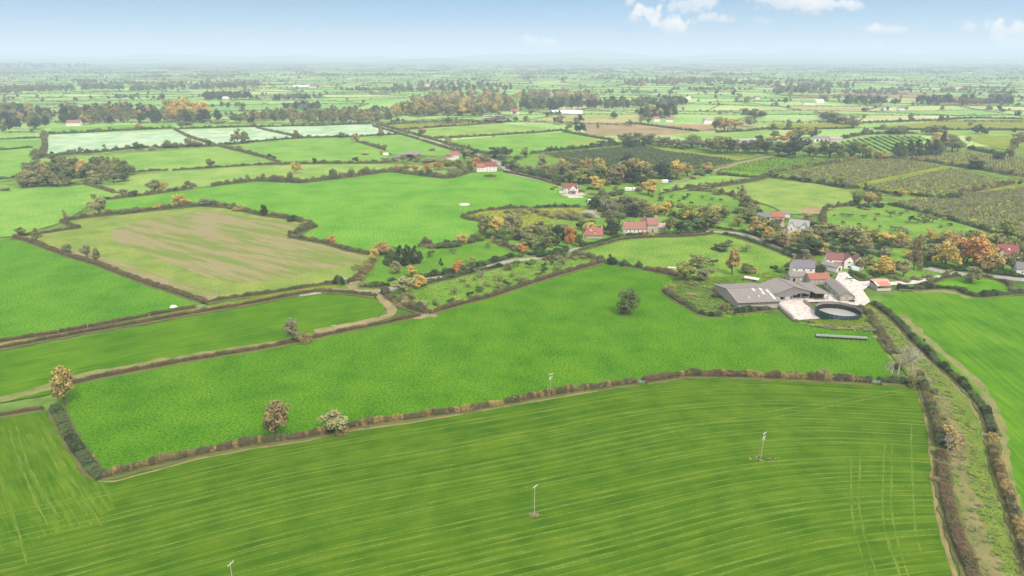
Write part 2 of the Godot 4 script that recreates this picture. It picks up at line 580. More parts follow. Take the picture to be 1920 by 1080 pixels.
func hedge(label: String, line: String, width: float, height: float, palette := "mixed", rough := 0.25, verge := 1.0, group := "") -> Node3D:
	width *= 0.88
	rough = rough * 1.25 + 0.06
	var p := smooth(pts(line), 1.0)
	var mid := p[p.size() / 2]
	var g := RandomNumberGenerator.new()
	g.seed = hash(line)
	var o := thing("hedge", label, "hedge", Vector3(mid.x, 0, mid.y), 0, group)
	var far := -mid.y
	var size := clampf(far / 420.0, 0.62, 1.5) * minf(width, height) * 0.36
	size = maxf(size * 0.88, 0.36)
	var step := size * 0.72
	var length := 0.0
	for i in p.size() - 1:
		length += p[i].distance_to(p[i + 1])
	var lists := [[], [], []]
	var cols := [PackedColorArray(), PackedColorArray(), PackedColorArray()]
	var s := 0.0
	var i := 0
	var done := 0.0
	while s < length:
		while i < p.size() - 2 and done + p[i].distance_to(p[i + 1]) < s:
			done += p[i].distance_to(p[i + 1])
			i += 1
		var d := (p[i + 1] - p[i]).normalized()
		var q := p[i] + d * (s - done)
		var nrm := Vector2(-d.y, d.x)
		var slow := tint_noise.get_noise_2d(q.x * 1.4, q.y * 1.4)
		var hh := height * (1.0 + rough * tint_noise.get_noise_2d(q.x * 3.0 + 70, q.y * 3.0) * 2.2)
		var across := maxi(2, int(width / size * 0.85))
		for k in across:
			for lev in maxi(2, int(hh / size * 0.75)):
				var n := maxi(2, int(hh / size * 0.75))
				var off := (k + g.randf_range(0.1, 0.9)) / across * 2.0 - 1.0
				var y := (lev + g.randf_range(0.2, 0.9)) / n * (hh - size * 0.4) * (1.0 - 0.25 * off * off)
				if lev > 0 and lev < n - 1 and absf(off) < 0.45:
					continue          # nobody sees the heart of the hedge
				var w := q + nrm * off * (width * 0.5 - size * 0.35) + d * g.randf_range(-1, 1) * step * 0.6
				var z := size * g.randf_range(0.7, 1.3)
				var b := Basis(Vector3.UP, g.randf() * TAU) * Basis(Vector3.RIGHT, g.randf_range(-0.5, 0.5))
				var m := g.randi() % 3
				lists[m].append(Transform3D(b.scaled(Vector3(z, z * g.randf_range(0.8, 1.2), z)), Vector3(w.x - mid.x, maxf(y, size * 0.3), w.y - mid.y)))
				cols[m].append(mixed(HEDGE[palette], slow * 0.9 + 0.5, g))
		s += step
	for m in 3:
		if lists[m].size():
			copies(o, "foliage", meshes["clump%d" % m], lists[m], cols[m])
	if verge > 0.0:
		layer += 0.0005
		var q := PackedVector2Array()
		for k in p.size():
			q.append(p[k] - mid)
		var vm := part(o, "verge", ribbon_mesh(q, width + verge * 1.3, layer, 0.28), turf("verge", lin(0.145, 0.14, 0.065), "soil", 9.0, "patches", 60.0))
		vm.set_meta("kind", "structure")
	return o

# ------------------------------------------------------------------ trees
const KIND := {"o": ["broadleaf_tree", "round", "tree"], "t": ["broadleaf_tree", "tall", "tree"], "s": ["shrub", "bush", "shrub"], "a": ["orchard_tree", "apple", "orchard tree"],
	"c": ["conifer_tree", "fir", "conifer"], "p": ["columnar_tree", "column", "tree"], "b": ["bare_tree", "bare", "tree"]}
const KIND_WORD := {"o": "broad-crowned tree", "t": "upright oval tree", "s": "bush", "a": "small orchard tree", "c": "conifer", "p": "tall narrow tree", "b": "leafless tree"}
const COL := {"g": "green", "d": "dark", "o": "olive", "y": "lime", "G": "gold", "R": "orange", "n": "brown", "e": "grey", "k": "rust", "w": "pale", "z": "bronze"}

func plant(kind: String, colour: String, px: float, py: float, w: float, h: float, where: String, own := "", wide_base := true) -> Node3D:
	var p := at(px, py)
	var m := metres(px, py)
	var down := atan2(EYE, Vector2(p.x, p.z).length())
	var wide := w * m * (1.34 if kind in ["o", "t"] else (1.35 if kind == "a" else 1.12))
	var high := maxf((h * m - wide * 0.4 * sin(down)) / cos(down), h * m * 0.72) * (1.14 if kind in ["o", "t", "a"] else 1.06)
	p.z -= wide * 0.2                       # the crown's lower edge shows nearer than its trunk stands
	if own == "":
		var r := rng.randf()                # no two autumn trees have turned alike
		colour = {"z": "z" if r < 0.32 else ("o" if r < 0.74 else "G"), "n": "n" if r < 0.5 else ("o" if r < 0.8 else "z"), "d": "d" if r < 0.6 else "g"}.get(colour, colour)
		if kind in ["o", "t"]:
			waiting.append([w * h, kind, colour, p, wide, high, where])
			return null
	return tree_at(kind, colour, p, wide, high, where, own)

func plant_waiting() -> void:      # the 285 largest broadleaf trees stand as things of their own, the small rest as one mass
	var order := range(waiting.size())
	order.sort_custom(func(a, b): return waiting[a][0] > waiting[b][0] if waiting[a][0] != waiting[b][0] else a < b)
	var lists := [[], [], [], []]
	var cols := [PackedColorArray(), PackedColorArray(), PackedColorArray(), PackedColorArray()]
	for i in order.size():
		var e: Array = waiting[order[i]]
		if i < 285:
			tree_at(e[1], e[2], e[3], e[4], e[5], e[6])
		else:
			var m := i % 4
			lists[m].append(Transform3D(Basis(Vector3.UP, rng.randf() * TAU).scaled(Vector3(e[4], e[5], e[4])), e[3]))
			var c: Array = LEAF[COL[e[2]]]
			cols[m].append(Color(c[0], c[1], c[2]))
	var o := Node3D.new()
	o.name = "smaller_trees"
	add_child(o)
	tag(o, "small distant broadleaf trees in the hedges and gardens", "trees", "", "stuff")
	for m in 4:
		copies(o, "foliage", meshes["round%d" % m], lists[m], cols[m])

func tree_at(kind: String, colour: String, p: Vector3, wide: float, high: float, where: String, own := "") -> Node3D:
	var k: Array = KIND[kind]
	var c: String = COL[colour]
	var label: String = own if own else "%s %s %s" % [LEAF_WORD[c], KIND_WORD[kind], where]
	if kind == "b":
		label = own if own else "%s %s" % [KIND_WORD[kind], where]
	var o := thing(k[0], label, k[2], p, rng.randf() * TAU, "" if own else label)
	var count: int = {"round": 4, "tall": 3, "bush": 3, "apple": 3, "fir": 2, "column": 2, "bare": 2}[k[1]]
	var i := rng.randi() % count
	var fat := 1.0 / {"round": 1.0, "tall": 1.0, "bush": 1.02, "apple": 1.0, "fir": 0.95, "column": 0.75, "bare": 1.0}[k[1]] as float
	var sc := Vector3(wide * fat, high, wide * fat)
	if kind == "b":
		part(o, "trunk", meshes["bare%d" % i], plain("pale_bark", lin(0.30, 0.27, 0.22), 0.95, 0.1)).scale = sc
		return o
	part(o, "crown", meshes[k[1] + str(i)], leaf(c)).scale = sc
	if kind != "s":
		part(o, "trunk", meshes["fir_trunk"] if kind == "c" else meshes["trunk%d" % (rng.randi() % 4)], plain("bark", lin(0.085, 0.07, 0.05), 0.95, 0.1)).scale = sc
	else:
		part(o, "stem", meshes["trunk%d" % (rng.randi() % 4)], plain("bark", lin(0.085, 0.07, 0.05), 0.95, 0.1)).scale = sc * 0.8
	return o

func grove(where: String, list: String) -> void:      # "kind colour x y w h; ..."
	for e in list.split(";", false):
		var f := e.strip_edges().split(" ", false)
		if f.size() == 6:
			plant(f[0], f[1], float(f[2]), float(f[3]), float(f[4]), float(f[5]), where)

func scatter(where: String, outline: String, n: int, kinds: String, colours: String, w: Vector2, h: Vector2, sd: int) -> void:
	var poly := PackedVector2Array()
	for e in outline.split(" ", false):
		poly.append(Vector2(float(e.get_slice(",", 0)), float(e.get_slice(",", 1))))
	var lo := poly[0]
	var hi := poly[0]
	for q in poly:
		lo = lo.min(q)
		hi = hi.max(q)
	var g := RandomNumberGenerator.new()
	g.seed = sd
	var got := 0
	var tries := 0
	while got < n and tries < n * 60:
		tries += 1
		var q := Vector2(g.randf_range(lo.x, hi.x), g.randf_range(lo.y, hi.y))
		if Geometry2D.is_point_in_polygon(q, poly):
			got += 1
			plant(kinds[g.randi() % kinds.length()], colours[g.randi() % colours.length()], q.x, q.y, g.randf_range(w.x, w.y), g.randf_range(h.x, h.y), where)

# ------------------------------------------------------------------ the plain
func field(called: String, label: String, outline: String, mat: Material, along := "", su := 60.0, sv := 12.0, part_of: Node3D = null) -> MeshInstance3D:
	layer += 0.004
	var dir := Vector2.ZERO
	if along:
		var a := pts(along)
		dir = (a[1] - a[0]).normalized()
	return sheet(called, polygon_mesh(pts(outline), layer, dir, su, sv), mat, label)

func ragged(outline: String, much: float) -> String:      # the same outline with an uneven edge
	var p := outline.split(" ", false)
	var out := ""
	for i in p.size():
		var a := Vector2(float(p[i].get_slice(",", 0)), float(p[i].get_slice(",", 1)))
		var q := p[(i + 1) % p.size()]
		var b := Vector2(float(q.get_slice(",", 0)), float(q.get_slice(",", 1)))
		for k in 12:
			var c := a.lerp(b, k / 12.0)
			out += "%.2f,%.2f " % [c.x + tint_noise.get_noise_2d(c.x * 1.2, c.y * 1.2) * much * 0.8, c.y + tint_noise.get_noise_2d(c.x * 1.6 + 90.0, c.y * 1.6) * much * 0.5]
	return out

func road(called: String, label: String, line: String, width: float, mat: Material, wobble := 0.1) -> MeshInstance3D:
	layer += 0.004
	return sheet(called, ribbon_mesh(smooth(pts(line), 3.0), width, layer, wobble), mat, label)

func ground_and_far_country() -> void:
	var v := PackedVector3Array()
	quad(v, Vector3(-30000, -0.3, -34000), Vector3(30000, -0.3, -34000), Vector3(30000, -0.3, 3000), Vector3(-30000, -0.3, 3000))
	sheet("ground", mesh_of(v), turf("plain_ground", lin(0.16, 0.22, 0.08), "tufts", 900.0, "patches", 5200.0), "flat green ground of the whole plain")
	# fields of the far plain: an uneven net, each mesh of it one colour family
	var g := RandomNumberGenerator.new()
	g.seed = 31
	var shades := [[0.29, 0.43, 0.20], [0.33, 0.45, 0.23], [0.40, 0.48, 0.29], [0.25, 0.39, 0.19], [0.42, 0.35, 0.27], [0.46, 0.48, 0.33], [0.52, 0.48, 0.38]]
	var weight := [0.26, 0.5, 0.68, 0.84, 0.90, 0.97, 1.0]
	var tri := []
	for i in shades.size():
		tri.append(PackedVector3Array())
	var net := {}
	var rows := []
	var z := -860.0
	while z > -13500.0:
		rows.append(z)
		z -= 112.0 + absf(z) * 0.018
	var wide := 172.0
	var runs := [[], [], []]
	var run_cols := [PackedColorArray(), PackedColorArray(), PackedColorArray()]
	var far_trees := [[], []]
	var far_cols := [PackedColorArray(), PackedColorArray()]
	for r in rows.size():
		var n := int((absf(rows[r]) * 0.86 + 500.0) / wide) + 1
		for c in range(-n - 1, n + 2):
			net[Vector2i(r, c)] = Vector2(c * wide + g.randf_range(-52, 52) + (80.0 if r % 2 else 0.0), rows[r] + g.randf_range(-42, 42) + c * 3.0)
	for r in rows.size() - 1:
		var n := int((absf(rows[r]) * 0.86 + 500.0) / wide) + 1
		for c in range(-n, n):
			var a: Vector2 = net[Vector2i(r, c)]
			var b: Vector2 = net[Vector2i(r, c + 1)]
			var d: Vector2 = net[Vector2i(r + 1, c)]
			var e: Vector2 = net[Vector2i(r + 1, c + 1)]
			var x := g.randf()
			var k := 0
			while x > weight[k]:
				k += 1
			quad(tri[k], Vector3(a.x, 0, a.y), Vector3(d.x, 0, d.y), Vector3(e.x, 0, e.y), Vector3(b.x, 0, b.y))
			var built_up := tint_noise.get_noise_2d(a.x * 0.012, a.y * 0.02)
			for side in [[a, b], [a, d]]:
				if g.randf() < 0.1 or a.y > -1085.0 and absf(a.x) < 800:
					continue
				var from: Vector2 = side[0]
				var to: Vector2 = side[1]
				var len := from.distance_to(to)
				var away := -from.y
				var piece := 9.0 + away * 0.0045
				var m := int(len / piece) + 1
				var tall := g.randf_range(1.8, 3.4)
				for i in m:
					var q := from.lerp(to, (i + 0.5) / m)
					var dir := (to - from).normalized()
					var j := g.randi() % 3
					var hh := tall * g.randf_range(0.7, 1.5)
					var bs := Basis(Vector3.UP, -atan2(dir.y, dir.x)).scaled_local(Vector3(piece * 1.25, hh, 2.0 + away * 0.0007))
					runs[j].append(Transform3D(bs, Vector3(q.x, 0, q.y)))
					run_cols[j].append(mixed(HEDGE["green"] + HEDGE["brown"] + ["olive", "grey"], g.randf(), g))
					var chance := 0.095 + maxf(built_up, 0.0) * 0.3
					if g.randf() < chance * piece / 12.0:
						var s := g.randf_range(5.5, 12.0)
						var t := g.randi() % 2
						far_trees[t].append(Transform3D(Basis(Vector3.UP, g.randf() * TAU).scaled(Vector3(s, s * g.randf_range(0.75, 1.05), s)), Vector3(q.x + g.randf_range(-3, 3), 0, q.y + g.randf_range(-3, 3))))
						far_cols[t].append(mixed(["green", "green", "olive", "olive", "grey", "pale", "green"], g.randf(), g))
			# spinneys and long belts of wood
			if a.y < -1250.0 and g.randf() < 0.085 + maxf(built_up - 0.05, 0.0) * 0.7:
				var mid := (a + e) * 0.5
				var spread := Vector2(g.randf_range(30, 150), g.randf_range(8, 45))
				var hue := g.randf()
				for i in int(spread.x * spread.y / 95.0) + 6:
					var q := mid + Vector2(g.randfn() * spread.x * 0.5, g.randfn() * spread.y * 0.5)
					var s := g.randf_range(8.0, 15.0)
					var t := g.randi() % 2
					far_trees[t].append(Transform3D(Basis(Vector3.UP, g.randf() * TAU).scaled(Vector3(s, s * g.randf_range(0.8, 1.1), s)), Vector3(q.x, 0, q.y)))
					far_cols[t].append(mixed(["green", "green", "olive", "grey", "pale", "grey"], hue * 0.7 + g.randf() * 0.3, g))
	for k in shades.size():
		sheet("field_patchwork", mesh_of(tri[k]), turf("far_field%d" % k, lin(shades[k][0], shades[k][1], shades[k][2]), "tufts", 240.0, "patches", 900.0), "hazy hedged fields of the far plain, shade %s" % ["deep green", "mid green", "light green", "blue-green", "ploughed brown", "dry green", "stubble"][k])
	var h := Node3D.new()
	h.name = "far_hedges"
	add_child(h)
	tag(h, "thin dark hedges dividing the hazy far fields", "hedges", "", "stuff")
	for j in 3:
		copies(h, "foliage", meshes["run%d" % j], runs[j], run_cols[j])
	var t := Node3D.new()
	t.name = "far_woods"
	add_child(t)
	tag(t, "scattered trees and belts of wood over the hazy far plain", "trees", "", "stuff")
	for j in 2:
		copies(t, "foliage", meshes["far%d" % j], far_trees[j], far_cols[j])
	# low hills closing the horizon
	hills("hills", "low hazy blue ridge along the horizon", 16500.0, 200.0, 1, 0.00022)
	hills("hills", "hazy wooded slopes in front of the far ridge", 11800.0, 62.0, 8, 0.0004)

func hills(called: String, label: String, away: float, high: float, sd: int, freq: float) -> void:
	var n := FastNoiseLite.new()
	n.seed = sd
	n.frequency = freq
	n.fractal_octaves = 4
	var v := PackedVector3Array()
	var steps := 220
	var deep := 10
	var gridp := []
	for i in steps + 1:
		var row := []
		var x := (float(i) / steps - 0.5) * away * 2.4
		for k in deep + 1:
			var zz := -away - (float(k) / deep - 0.5) * 4600.0
			var f := sin(PI * k / deep)
			row.append(Vector3(x, -1.0 + high * f * maxf(0.12, 0.55 + n.get_noise_2d(x, zz * 0.6) * 1.1), zz))
		gridp.append(row)
	for i in steps:
		for k in deep:
			quad(v, gridp[i][k], gridp[i][k + 1], gridp[i + 1][k + 1], gridp[i + 1][k])
	sheet(called, mesh_of(v), turf("hill_%d" % sd, lin(0.16, 0.20, 0.12), "streaks", 2600.0, "patches", 1500.0), label)

# ------------------------------------------------------------------ fields close by
func fields_near() -> void:
	# the sown field at the bottom: rows follow the hedge along its upper side
	var edge := smooth(pts("-900,1190 -300,1010 200,902 567,824 960,760 1195,722 1400,711 1720,728 2000,752 2300,785"), 4.0)
	var across := Vector2(0.34, 0.94).normalized()
	var v := PackedVector3Array()
	var uv := PackedVector2Array()
	layer += 0.004
	var run := 0.0
	for i in edge.size() - 1:
		var nxt := run + edge[i].distance_to(edge[i + 1])
		for k in 24:
			var a := edge[i] + across * (k * 9.0 - 1.0)
			var b := edge[i + 1] + across * (k * 9.0 - 1.0)
			var c := b + across * 9.0
			var d := a + across * 9.0
			quad(v, Vector3(a.x, layer, a.y), Vector3(b.x, layer, b.y), Vector3(c.x, layer, c.y), Vector3(d.x, layer, d.y))
			var u0 := run / 1900.0
			var u1 := nxt / 1900.0
			var w0 := k * 9.0 / 42.0
			var w1 := (k * 9.0 + 9.0) / 42.0
			uv.append_array([Vector2(u0, w0), Vector2(u1, w0), Vector2(u1, w1), Vector2(u0, w0), Vector2(u1, w1), Vector2(u0, w1)])
		run = nxt
	var crop := turf("sown_crop", lin(0.074, 0.13, 0.012), "streaks", 1.0, "patches", 75.0, true)
	var sown := sheet("crop_field", mesh_of(v, uv), crop, "sown crop field striped with curving drill rows below the pasture hedge")
	field("crop_field", "corner of sown crop field with tyre marks running along the hedge", "-700,900 -300,835 0,782 95,770 112,800 165,893 203,912 215,955 150,985 20,1030 -300,1100 -700,1160", turf("sown_corner", lin(0.085, 0.145, 0.014), "streaks", 1.0, "patches", 100.0, true), "60,800 150,950", 500.0, 30.0)
	var pale := turf("tyre_mark", lin(0.14, 0.195, 0.042), "tufts", 20.0, "patches", 70.0)
	layer += 0.004
	var gr := RandomNumberGenerator.new()
	gr.seed = 4
	var dist := 5.5
	while dist < 150.0:
		var strong := gr.randf_range(0.1, 0.3) if gr.randf() < 0.6 else gr.randf_range(0.3, 0.5)
		for side in ([-0.95, 0.95] if strong > 0.24 else [0.0]):
			var line := PackedVector2Array()
			for i in range(0, edge.size(), 2):
				var q: Vector2 = edge[i] + across * (dist + side)
				line.append(q + across * tint_noise.get_noise_2d(q.x * 0.2, q.y * 0.1 + dist) * 0.8)
			var m := part(sown, "tyre_track", ribbon_mesh(line, strong, layer, 0.9), pale)
			m.set_meta("kind", "structure")
		dist += gr.randf_range(1.6, 5.0)
	layer += 0.004
	for l in ["17,806 27,840 37,867 52,905 72,950 90,985", "30,800 42,842 52,870 70,905 95,945 112,970", "62,790 85,830 115,890 135,922 155,950 172,985", "78,788 100,828 130,890 150,920 172,955 190,985", "-20,850 0,900 20,950 35,1000 50,1060",
			"1659,835 1656,890 1655,935 1660,997 1687,1075 1700,1110", "1672,830 1672,885 1672,960 1692,1047 1705,1085 1715,1110", "1615,850 1611,900 1612,960 1630,1035 1645,1080", "1597,860 1596,910 1600,985 1617,1047 1630,1100", "1709,800 1709,835 1712,935 1717,990 1728,1040",
			"1700,731 1640,738 1560,752 1440,772 1300,800 1150,835", "1700,736 1650,744 1570,760 1440,785"]:
		var m := part(sown, "tyre_track", ribbon_mesh(smooth(pts(l), 3.0), 0.4, layer, 1.1), pale)
		m.set_meta("kind", "structure")
	field("pasture", "big bright green pasture between the long hedges and the farm", "100,765 140,722 300,690 480,658 640,625 787,594 808,590 960,545 1134,495 1200,504 1262,518 1245,545 1285,575 1330,596 1400,594 1440,590 1487,602 1541,600 1620,590 1645,640 1672,680 1668,700 1730,724 1632,719 1440,712 1270,708 1120,731 960,757 800,784 567,824 370,853 240,884 190,901 160,865 120,800",
		turf("bright_grass", lin(0.09, 0.2, 0.016), "tufts", 48.0, "patches", 130.0))
	field("crop_field", "long narrow green field between the lane hedge and the pasture hedge", "-300,716 0,660 200,624 480,572 592,550 704,560 722,578 704,598 560,634 300,686 140,716 90,740 -300,808",
		turf("strip_crop", lin(0.086, 0.165, 0.013), "streaks", 1.0, "patches", 160.0, true), "0,700 480,610", 700.0, 30.0)
	field("pasture", "bright green meadow on the upper side of the grassy track", "-300,470 0,452 35,450 200,505 385,572 365,580 110,628 0,645 -300,700", turf("meadow_grass", lin(0.105, 0.235, 0.03), "tufts", 55.0, "patches", 180.0))
	field("stubble_field", "brownish stubble field greening in bands inside its hedge", "35,446 150,428 118,416 185,407 275,398 375,388 425,391 480,404 540,412 590,427 545,443 615,458 655,471 694,478 690,500 655,528 610,534 480,557 385,569 275,531 120,478",
		turf("stubble_edge", lin(0.235, 0.275, 0.105), "tufts", 40.0, "patches", 160.0))
	var stubble := turf("stubble", lin(0.252, 0.25, 0.145), "bands", 1.0, "soil", 30.0, true)
	field("stubble_ground", "pinkish brown bare middle of the stubble field", ragged("215,428 280,410 390,394 470,408 540,415 578,425 540,438 560,450 620,464 686,481 672,495 610,505 560,516 500,526 440,532 380,516 320,494 255,468 205,448", 5.0), stubble, "330,440 620,505", 420.0, 60.0)
	field("stubble_ground", "brown strip along the slanting hedge of the stubble field", ragged("70,456 110,462 180,478 260,502 340,530 420,548 400,560 385,564 275,526 190,496 120,474", 1.2), stubble, "330,440 620,505", 420.0, 60.0)
	field("pasture", "wide light green pasture behind the stubble field", "195,392 182,378 250,370 400,350 480,341 562,344 635,336 730,324 837,336 885,324 942,323 1010,335 1055,350 1100,368 1112,386 985,391 905,396 867,407 900,416 897,442 870,450 800,458 760,468 735,462 694,478 655,470 560,447 590,427 540,411 480,402 425,388 375,385 275,396",
		turf("light_grass", lin(0.155, 0.31, 0.06), "tufts", 70.0, "patches", 260.0))
	field("paddock", "small sloping paddock with garden trees beside the lane", "652,528 690,498 760,468 880,450 905,444 960,458 985,474 960,482 890,503 782,523 730,536", turf("garden_grass", lin(0.125, 0.245, 0.04), "tufts", 45.0, "patches", 120.0))
	field("orchard_ground", "rough grass of the old orchard between lane and pasture", "720,548 795,533 942,501 1000,490 1075,478 1132,491 960,543 807,587 742,566", turf("orchard_grass", lin(0.165, 0.265, 0.055), "tufts", 50.0, "patches", 120.0))
	field("paddock", "pale green paddock below the long cottage", "1072,474 1180,450 1330,439 1360,441 1440,466 1485,486 1470,500 1420,516 1350,522 1262,514 1200,502 1132,490", turf("paddock_grass", lin(0.19, 0.285, 0.075), "tufts", 60.0, "patches", 160.0))
	field("rough_grass", "rough grass round the trees beside the barns", "1262,514 1350,520 1420,514 1480,500 1500,520 1450,530 1420,580 1440,590 1400,594 1330,596 1285,575 1245,545", turf("farm_grass", lin(0.16, 0.27, 0.05), "rough", 40.0, "patches", 90.0))
	field("rough_grass", "rough weedy strip between slurry store and pasture", "1487,600 1541,596 1600,585 1630,570 1660,600 1655,620 1640,622 1560,612 1500,604", turf("weeds", lin(0.2, 0.23, 0.09), "rough", 22.0, "patches", 60.0))
	field("grass_track", "grassy green lane between two hedges running down the right", "1636,566 1650,570 1690,600 1730,645 1770,690 1810,735 1845,785 1866,840 1890,930 1915,1010 1945,1110 1960,1180 1840,1180 1800,1080 1775,1000 1757,900 1745,800 1728,735 1690,690 1660,650 1630,600",
		turf("track_grass", lin(0.16, 0.205, 0.06), "tufts", 30.0, "patches", 40.0))
	field("crop_field", "bright green field beyond the curving right hand hedge", "1650,566 1700,548 1790,545 1822,558 1920,556 2300,556 2600,700 2600,1180 1970,1180 1935,1060 1905,980 1880,890 1868,810 1845,760 1800,707 1760,672 1715,630 1680,596",
		turf("right_crop", lin(0.095, 0.192, 0.02), "streaks", 1.0, "patches", 150.0, true), "1700,590 1920,770", 700.0, 30.0)
	field("paddock", "small bright paddock round a bronze tree by the road", "1690,541 1720,532 1800,516 1860,514 1888,524 1898,546 1826,556 1790,543", turf("small_paddock", lin(0.125, 0.27, 0.025), "tufts", 40.0, "patches", 90.0))
	# pale worn strips along field edges
	var margin := turf("margin_grass", lin(0.235, 0.225, 0.11), "soil", 22.0, "patches", 60.0)
	road("field_margin", "pale worn grass strip along the top of the pasture hedge", "-200,790 0,748 75,730 150,706 250,687 370,666 480,649 560,635 640,617 705,601", 4.5, margin, 0.5)
	road("field_margin", "pale dry grass strip beside the right hand hedge", "1690,590 1728,628 1760,655 1800,688 1840,728 1868,780 1880,850 1892,910 1915,990 1945,1090", 3.2, margin, 0.5)
	road("field_margin", "dry pale grass below the road hedge", "1715,548 1760,546 1800,551 1820,560", 5.0, margin, 0.5)
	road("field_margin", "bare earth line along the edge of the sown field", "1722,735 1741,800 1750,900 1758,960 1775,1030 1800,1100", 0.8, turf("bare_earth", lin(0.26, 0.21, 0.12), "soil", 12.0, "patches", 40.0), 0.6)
	road("field_margin", "dry tan grass on the left of the green lane", "1655,628 1690,670 1735,715 1768,760 1790,820 1800,870 1812,930 1835,1010 1870,1100", 4.5, turf("dry_lane", lin(0.225, 0.20, 0.11), "soil", 9.0, "patches", 50.0), 0.8)
	road("field_margin", "bare tan ditch edge under the curving hedge", "1640,577 1668,598 1705,640 1748,683 1782,713 1816,750 1842,792 1852,830 1856,862 1868,905 1884,950 1906,1020 1930,1100", 1.7, turf("dry_lane", lin(0.225, 0.20, 0.11), "soil", 9.0, "patches", 50.0), 0.5)
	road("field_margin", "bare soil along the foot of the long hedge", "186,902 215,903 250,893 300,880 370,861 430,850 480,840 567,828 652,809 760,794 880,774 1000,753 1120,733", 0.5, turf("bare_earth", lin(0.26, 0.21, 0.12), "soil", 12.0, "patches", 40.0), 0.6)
	# long grass standing in the right hand green lane
	var poly := pts("1640,590 1690,625 1730,665 1770,712 1805,760 1830,810 1845,860 1868,930 1895,1010 1925,1100 1850,1100 1812,1010 1790,900 1775,820 1750,735 1690,680 1650,630")
	tussocks("long_grass", "dry and green long grass growing in the green lane", poly, 550, [[0.20, 0.18, 0.09], [0.15, 0.19, 0.06], [0.22, 0.19, 0.10], [0.13, 0.18, 0.05]], 0.4, 5)
	tussocks("long_grass", "tangled weeds growing round the slurry store", pts("1490,607 1545,611 1600,613 1622,604 1638,580 1648,586 1662,615 1640,623 1560,618"), 500, [[0.24, 0.26, 0.10], [0.18, 0.24, 0.08], [0.28, 0.24, 0.13]], 0.5, 6)
	tussocks("long_grass", "rough tussocks under the old orchard trees", pts("725,548 795,534 942,503 1000,492 1075,480 1125,491 960,540 807,583 745,565"), 700, [[0.17, 0.26, 0.06], [0.25, 0.25, 0.09], [0.14, 0.25, 0.045]], 0.4, 7)
	tussocks("long_grass", "nettles and tussocks beside the barns", pts("1270,516 1350,524 1410,520 1345,545 1380,575 1400,590 1335,592 1290,573 1252,545"), 1500, [[0.15, 0.22, 0.05], [0.18, 0.19, 0.07], [0.12, 0.2, 0.04]], 0.45, 8)

func tussocks(called: String, label: String, poly: PackedVector2Array, n: int, cols: Array, size: float, sd: int) -> void:
	var g := RandomNumberGenerator.new()
	g.seed = sd
	var lo := poly[0]
	var hi := poly[0]
	for q in poly:
		lo = lo.min(q)
		hi = hi.max(q)
	var list := []
	var tint := PackedColorArray()
	var tries := 0
	while list.size() < n and tries < n * 30:
		tries += 1
		var q := Vector2(g.randf_range(lo.x, hi.x), g.randf_range(lo.y, hi.y))
		if not Geometry2D.is_point_in_polygon(q, poly):
			continue
		var z := size * g.randf_range(0.6, 1.6)
		list.append(Transform3D(Basis(Vector3.UP, g.randf() * TAU).scaled(Vector3(z * 1.5, z, z * 1.5)), Vector3(q.x, 0.05, q.y)))
		tint.append(mixed(cols, tint_noise.get_noise_2d(q.x * 2.5, q.y * 2.5) * 0.9 + 0.5, g))
	var o := copies(self, numbered(called), meshes["tussock"], list, tint)
	tag(o, label, "grass", "", "stuff")

